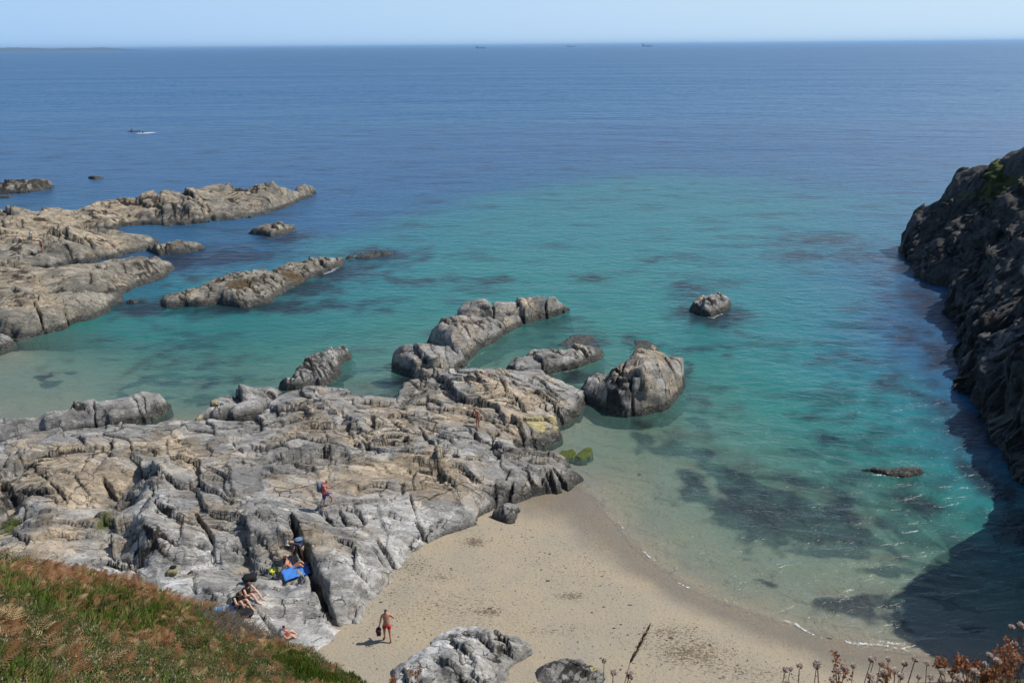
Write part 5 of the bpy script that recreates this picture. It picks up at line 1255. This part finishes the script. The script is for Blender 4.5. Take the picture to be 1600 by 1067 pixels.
bag('rucksack', g + Matrix.Rotation(Rd(112), 3, 'Z') @ Vector((0, .1, 1.17)), Rd(112), (.3, .38, .17), cloth('blue_pack', (0.13, 0.19, 0.28)), 'blue-grey rucksack on the back of the person bending in the white cap', 'rucksack')
g, nn = ground_n(462, 893)
towel('towel', g, 1.35, (.72, 1.25), C_BLUE, 'bright blue towel under the reclining woman on the rock', 'towel', .03, 1, nn)
gg = ground(457, 892)
person(gg + Vector((0, 0, .03)), Rd(-80), 'woman with long brown hair reclining on a blue towel, leaning back on her arms', base=SIT, pose=dict(spine=(0, -.1, .27), chest=(0, -.19, .45), neck=(0, -.25, .60), skull=(0, -.25, .71), crown=(0, -.26, .80), shL=(-.17, -.21, .53), shR=(.17, -.21, .53), elL=(-.23, -.4, .32), wrL=(-.25, -.48, .09), elR=(.23, -.4, .32), wrR=(.25, -.48, .09)), skin=SKIN_R, hair=HAIR_B, long_hair=True, bikini=C_RUST, bottom=C_RUST, leg_cloth=.1)
g = ground(386, 934)
person(g, Rd(-112), 'upper of two young women sitting together, black top, knees drawn up', base=SIT, pose=dict(skull=(0, .22, .70), crown=(0, .26, .78)), skin=SKIN_P, hair=HAIR_B, long_hair=True, top=C_BLACK, bottom=C_BLACK, leg_cloth=.15, sleeves=.1, scale=1.14)
g = ground(372, 947)
person(g, Rd(-118), 'lower of two young women sitting together, head bowed over her knees', base=SIT, pose=dict(skull=(0, .24, .68), crown=(0, .29, .75), knR=(.12, .36, .48), anR=(.1, .52, .08), toR=(.1, .68, .03)), skin=SKIN_P, hair=HAIR_B, long_hair=True, top=C_BLACK, bottom=C_BLACK, leg_cloth=.15, sleeves=.02, scale=1.12)
g = ground(440, 1005)
person(g, Rd(-70), 'dark-haired person in a grey shirt and red shorts sitting just behind the green cliff edge', base=SIT, skin=SKIN_P, hair=HAIR_D, top=C_GREY, bottom=C_RED, leg_cloth=.85, scale=1.1)
for px, py, lab, tp, bt in ((51, 380, 'tiny distant person in a white top on the smooth tan slab', C_WHITE, C_GREY), (67, 393, 'tiny distant bare-chested person in dark shorts on the smooth tan slab', None, C_NAVY)):
    g = ground(px, py + 1)
    person(g, Rd(160), lab, skin=SKIN_R, hair=HAIR_D, top=tp, bottom=bt)
def lay(px, py): 
    return ground(px, py)
bag('rucksack', lay(391, 907), Rd(20), (.66, .44, .38), C_BLACK, 'large black rucksack lying behind the two seated young women', 'rucksack', .15)
bag('bag', lay(385, 960), Rd(-35), (.85, .42, .28), C_BLACK, 'black bag lying on the rock in front of the two seated young women', 'bag', .1)
for px, py, sz, lab, mt, sd_ in ((341, 954, (.5, .6), 'crumpled pale blue towel on bare rock next to the cliff-edge plants', C_SKY, 4), (364, 955, (.45, .65), 'crumpled blue towel beside the black bag', cloth('mid_blue_towel', (0.09, 0.24, 0.55)), 7)):
    g, nn = ground_n(px, py); towel('towel', g, .4, sz, mt, lab, 'towel', .06, sd_, nn)
bag('bag', lay(429, 893), Rd(30), (.5, .42, .2), C_LIME, 'lime yellow beach bag to the left of the blue towel', 'bag', strap=True)
bag('pouch', lay(440, 897), Rd(-20), (.34, .2, .12), cloth('olive_pouch', (0.2, 0.22, 0.08)), 'small olive pouch between the lime bag and the blue towel', 'pouch', strap=False)
bag('bag', lay(270, 896), Rd(10), (.5, .35, .26), cloth('khaki_bag', (0.22, 0.2, 0.1)), 'small khaki bag left alone on the whitest patch of rock', 'bag')
bag('pouch', lay(271, 889), Rd(0), (.3, .24, .2), C_BLACK, 'small black bundle leaning behind the lone khaki bag', 'pouch', strap=False)
bag('shoe', lay(297, 896), Rd(60), (.28, .1, .1), C_BLACK, 'single dark shoe on pale rock right of the khaki bag', 'shoe', strap=False)

# ------------------------------------------------------------------ boats
def kayak(px, py, L, rz, mat, label, cloth_m, w=.75):
    n = 22; m_ = 10; V = []
    for i in range(n):
        t = i / (n - 1) * 2 - 1; wd_ = w * .5 * max(.02, (1 - abs(t) ** 2.4)); sh = .12 + .22 * t * t
        for k in range(m_):
            a = math.pi * 2 * k / m_
            V.append((t * L / 2, wd_ * math.cos(a), sh * .6 + (.16 if math.sin(a) > 0 else .2) * math.sin(a) * (1 - abs(t) ** 3)))
    Fq = np.array([(i * m_ + k, i * m_ + (k + 1) % m_, (i + 1) * m_ + (k + 1) % m_, (i + 1) * m_ + k) for i in range(n - 1) for k in range(m_)])
    loc = P(px, py, 0)
    root = empty('kayak', loc, label, 'kayak', 'kayaks far out on the left', rz)
    mesh_from('hull', V, Fq, mat, root, smooth=True)
    V, Fq = tube_mesh([(-.5, -.95, 1.05), (-.42, 0, .8), (-.5, .95, .55)], .02, .02, 6)
    p_ = mesh_from('paddle', V, Fq, C_BLACK, root)
    for sy, zz in ((-1.05, 1.08), (1.05, .52)):
        bm = bmesh.new(); bmesh.ops.create_uvsphere(bm, u_segments=8, v_segments=6, radius=.12)
        for v in bm.verts: v.co = Vector((v.co.x * .3 - .5, v.co.y * 2.2 + sy, v.co.z * .9 + zz))
        me = bpy.data.meshes.new('blade'); bm.to_mesh(me); bm.free(); me.materials.append(C_BLACK)
        o = bpy.data.objects.new('blade', me); COL.objects.link(o); o.parent = p_
    return root, loc
wk = simple_mat('white_plastic', (0.8, 0.82, 0.84), .4); dk = simple_mat('dark_plastic', (0.05, 0.04, 0.10), .4)
for px, py, L, rz, mt, lab, plab, cm in ((228, 209, 6.0, Rd(28), wk, 'white kayak with a dark-clad paddler on open blue water', 'dark-clad paddler sitting in the white kayak', C_BLACK), (210, 206, 4.4, Rd(10), dk, 'dark kayak just left of the white kayak', 'paddler in a dark top sitting in the dark kayak', C_NAVY)):
    root, loc = kayak(px, py, L, rz, mt, lab, cm)
    person(loc + Matrix.Rotation(rz, 3, 'Z') @ Vector((-.9, 0, .1)), rz - Rd(90), plab, base=SIT, pose=dict(knL=(-.12, .45, .25), anL=(-.1, .85, .12), toL=(-.1, .95, .18), knR=(.12, .45, .25), anR=(.1, .85, .12), toR=(.1, .95, .18), wrL=(-.4, .4, .5), wrR=(.4, .4, .7)), skin=SKIN_R, hair=HAIR_D, top=cm, bottom=C_BLACK, sleeves=.9)
def ship(px, L, dist, label, kind, seed):
    y = dist; c = P(px, 100, 0); x = ray(px, 74).x / ray(px, 74).y * y
    hullm = simple_mat('ship_hull', (0.20, 0.20, 0.26), .6); upm = simple_mat('ship_upper', (0.45, 0.45, 0.46), .6)
    root = empty('cargo_ship', (x, y, 0), label, 'ship', 'ships on the horizon', Rd(4))
    H = L * .085; B_ = L * .15
    prof = [(-.5, 0), (-.47, 1.15), (.40, 1.1), (.44, 1.4), (.52, 1.5), (.47, 0)]
    V = [(a * L, s_ * B_ * (.5 if abs(a) < .45 else .22), h_ * H) for s_ in (-1, 1) for a, h_ in prof]; n = len(prof)
    Fq = [tuple(range(n)), tuple(range(2 * n - 1, n - 1, -1))] + [(i, i + n, (i + 1) % n + n, (i + 1) % n) for i in range(n)]
    mesh_from('hull', V, Fq, hullm, root)
    def bx(nm, x0, x1, y_, z0, z1, m_):
        V = [(a, b_, c_) for a in (x0, x1) for b_ in (-y_, y_) for c_ in (z0, z1)]
        mesh_from(nm, V, [(0, 1, 3, 2), (4, 6, 7, 5), (0, 4, 5, 1), (2, 3, 7, 6), (0, 2, 6, 4), (1, 5, 7, 3)], m_, root)
    bx('deckhouse', -.43 * L, -.31 * L, B_ * .42, H * 1.1, H * 2.9, upm); bx('bridge', -.41 * L, -.34 * L, B_ * .5, H * 2.92, H * 3.3, upm); bx('funnel', -.46 * L, -.435 * L, B_ * .12, H * 1.14, H * 3.2, hullm)
    for k, t in enumerate(kind): bx('crane', t * L, (t + .02) * L, L * .01, H * 1.08, H * 2.4, hullm); 
    return root
ship(751, 105, 9000, 'largest of the three hazy cargo ships on the horizon, farthest left', (-.1, .15, .35), 1)
ship(892, 125, 12500, 'faintest low cargo ship on the horizon, between the other two', (), 2)
ship(1011, 135, 10500, 'hazy cargo ship with deck cranes, farthest right of the three on the horizon', (-.15, .05, .22, .36), 3)
# far headland
n = 160; V = []
for i in range(n):
    t = i / (n - 1); px = -160 + 325 * t; d_ = 11000 + 2500 * t
    r = ray(px, 80); x = r.x / r.y * d_
    h = max(0, (40 + 28 * gnoise(np.array([t * 6.0]), np.array([.3]), 5)[0] + 8 * gnoise(np.array([t * 30.0]), np.array([.3]), 6)[0]) * min(1, (1 - t) * 7))
    V += [(x, d_, -2), (x + 30, d_ + 150, h * .75), (x + 60, d_ + 700, h + 6), (x + 60, d_ + 2200, -2)]
Fq = np.array([(i * 4 + k, (i + 1) * 4 + k, (i + 1) * 4 + k + 1, i * 4 + k + 1) for i in range(n - 1) for k in range(3)])
tag(mesh_from('far_headland', V, Fq, simple_mat('far_land', (0.08, 0.10, 0.10), .9, .3, .01), smooth=True), kind='structure')

# ------------------------------------------------------------------ foam along the swash and round the reefs
b = NB('foam')
p = b.pos(); n1 = b.noise(p, 4.5, 6, .78); a_ = b.attr('edge')
al = b.ramp(b.math('ADD', b.math('MULTIPLY', n1, 1.25), b.math('MULTIPLY', a_, .36)), .86, 1.12, 0, .85)
trn = b.new('ShaderNodeBsdfTransparent'); b.bsdf.inputs['Base Color'].default_value = (.78, .8, .78, 1); b.bsdf.inputs['Roughness'].default_value = .7
ms = b.new('ShaderNodeMixShader'); b.l.new(al, ms.inputs[0]); b.l.new(trn.outputs[0], ms.inputs[1]); b.l.new(b.bsdf.outputs[0], ms.inputs[2]); b.l.new(ms.outputs[0], b.out.inputs['Surface'])
M_FOAM = b.m
def foam_line(pts, w, z=.012, strength=1.0, wob=.25):
    q_ = [P(a, c, 0) for a, c in pts]; P2 = []
    for i in range(len(q_) - 1):
        for k in range(14): P2.append(q_[i].lerp(q_[i + 1], k / 14))
    P2.append(q_[-1]); V = []; E = []
    m_ = len(P2)
    for i, c in enumerate(P2):
        d = (P2[min(i + 1, m_ - 1)] - P2[max(i - 1, 0)]).normalized(); s_ = Vector((-d.y, d.x, 0))
        o_ = wob * float(gnoise(np.array([c.x * .9]), np.array([c.y * .9]), 8)[0])
        for k, (t, e) in enumerate(((-1, 0), (-.3, .9), (.1, 1), (1, 0))):
            v = c + s_ * (t * w + o_); V.append((v.x, v.y, max(z, float(bed_z(np.array([v.x]), np.array([v.y]))[0]) + .015)))
            E.append(e * strength * min(1, 4 * min(i, m_ - 1 - i) / m_ + .1))
    Fq = np.array([(i * 4 + k, (i + 1) * 4 + k, (i + 1) * 4 + k + 1, i * 4 + k + 1) for i in range(m_ - 1) for k in range(3)])
    return np.array(V), Fq, np.array(E)
FL = []
for pts, w, st_ in (([(930, 782), (960, 812), (1000, 856)], .12, .75), ([(998, 858), (1012, 868), (1030, 880)], .12, 1.0), ([(1050, 900), (1080, 918), (1085, 922)], .12, .95), ([(1100, 925), (1150, 945), (1205, 966)], .12, .6), ([(1210, 965), (1235, 974), (1262, 985), (1300, 998)], .16, 1.0), ([(1290, 992), (1340, 1003), (1400, 1012), (1440, 1018)], .2, .95), ([(1350, 995), (1400, 1004), (1430, 1006)], .2, .85), ([(1420, 1014), (1480, 1017), (1520, 1014)], .12, .7), ([(870, 742), (905, 748), (940, 790)], .1, .5),
                    ([(1092, 493), (1115, 497), (1138, 488)], .3, .95), ([(1350, 738), (1395, 744), (1440, 739)], .3, 1.0), ([(445, 455), (470, 441), (480, 436)], .5, .95), ([(490, 432), (515, 425), (535, 414)], .6, 1.0), ([(545, 402), (560, 400), (575, 402)], .5, .8), ([(400, 371), (430, 372), (455, 367)], .6, .7), ([(330, 388), (350, 392)], .6, .5), ([(130, 281), (150, 282), (168, 279)], .7, .7), ([(60, 272), (95, 270), (125, 271)], 1.0, .55), ([(100, 279), (130, 276)], .8, .6), ([(500, 608), (515, 601), (530, 592)], .25, .6), ([(790, 585), (850, 587), (900, 578), (940, 563)], .18, .7), ([(718, 586), (740, 560), (770, 540)], .2, .7), ([(480, 300), (500, 300)], .7, .5)):
    FL.append(foam_line(pts, w, strength=st_))
FL.append(foam_line(shore[:-2], .1, strength=.52, wob=.3))
for rg in RINGS:
    if len(rg) > 2: FL.append(foam_line([(a, c) for a, c, _ in rg], .16, strength=.45, wob=.3))
V = []; Fq = []; E = []; n_ = 0
for v, f, e in FL: V.append(v); Fq.append(f + n_); E.append(e); n_ += len(v)
tag(mesh_from('foam', np.concatenate(V), np.concatenate(Fq), M_FOAM, attrs={'edge': np.concatenate(E)}, smooth=True), kind='stuff')

FL = []
# seaweed scraps scattered over the sand
r_ = np.random.RandomState(42)
sx = r_.uniform(-9, 22, 26000); sy = r_.uniform(19, 52, 26000)
szz = bed_z(sx, sy)
dens = .12 + .55 * np.clip(fbm(sx * .35, sy * .35, 71, 4) + .1, 0, 1) + .9 * np.clip(blob(sx, sy, lit_spec, .6), 0, 1) + .5 * np.exp(-((szz - .46) / .05) ** 2)
m = (szz > .3) & (r_.uniform(size=len(sx)) < dens * .8)
sx, sy, szz = sx[m], sy[m], szz[m]; V = []; Fq = []
for x, y, z in zip(sx, sy, szz):
    a = r_.uniform(0, 6.28); l = .021 * math.exp(r_.normal(0, .5)); w = l * r_.uniform(.3, .8); i = len(V)
    for q_ in range(5):
        t = a + q_ * 1.2566; rr_ = r_.uniform(.6, 1.2)
        V.append((x + math.cos(t) * l * rr_, y + math.sin(t) * w * rr_, z + r_.uniform(.008, .03)))
    Fq.append((i, i + 1, i + 2, i + 3, i + 4))
tag(mesh_from('seaweed_scraps', V, Fq, simple_mat('dry_weed', (0.085, 0.065, 0.045), .9, .4, 8)), kind='stuff')

# ------------------------------------------------------------------ sea haze
HAZE = 5.5e-5
bm = bmesh.new(); bmesh.ops.create_cube(bm, size=1.0)
for v in bm.verts: v.co = Vector((v.co.x * 150000, v.co.y * 150000, -21.0 if v.co.z < 0 else 70.0))
me = bpy.data.meshes.new('haze'); bm.to_mesh(me); bm.free()
hz_o = bpy.data.objects.new('haze', me); COL.objects.link(hz_o); tag(hz_o, kind='stuff')
hm = bpy.data.materials.new('haze'); hm.use_nodes = True
t = hm.node_tree; t.nodes.remove(t.nodes['Principled BSDF'])
pv = t.nodes.new('ShaderNodeVolumePrincipled'); pv.inputs['Color'].default_value = (.38, .66, 1.0, 1); pv.inputs['Density'].default_value = HAZE; pv.inputs['Anisotropy'].default_value = .2
t.links.new(pv.outputs[0], t.nodes['Material Output'].inputs['Volume'])
me.materials.append(hm)
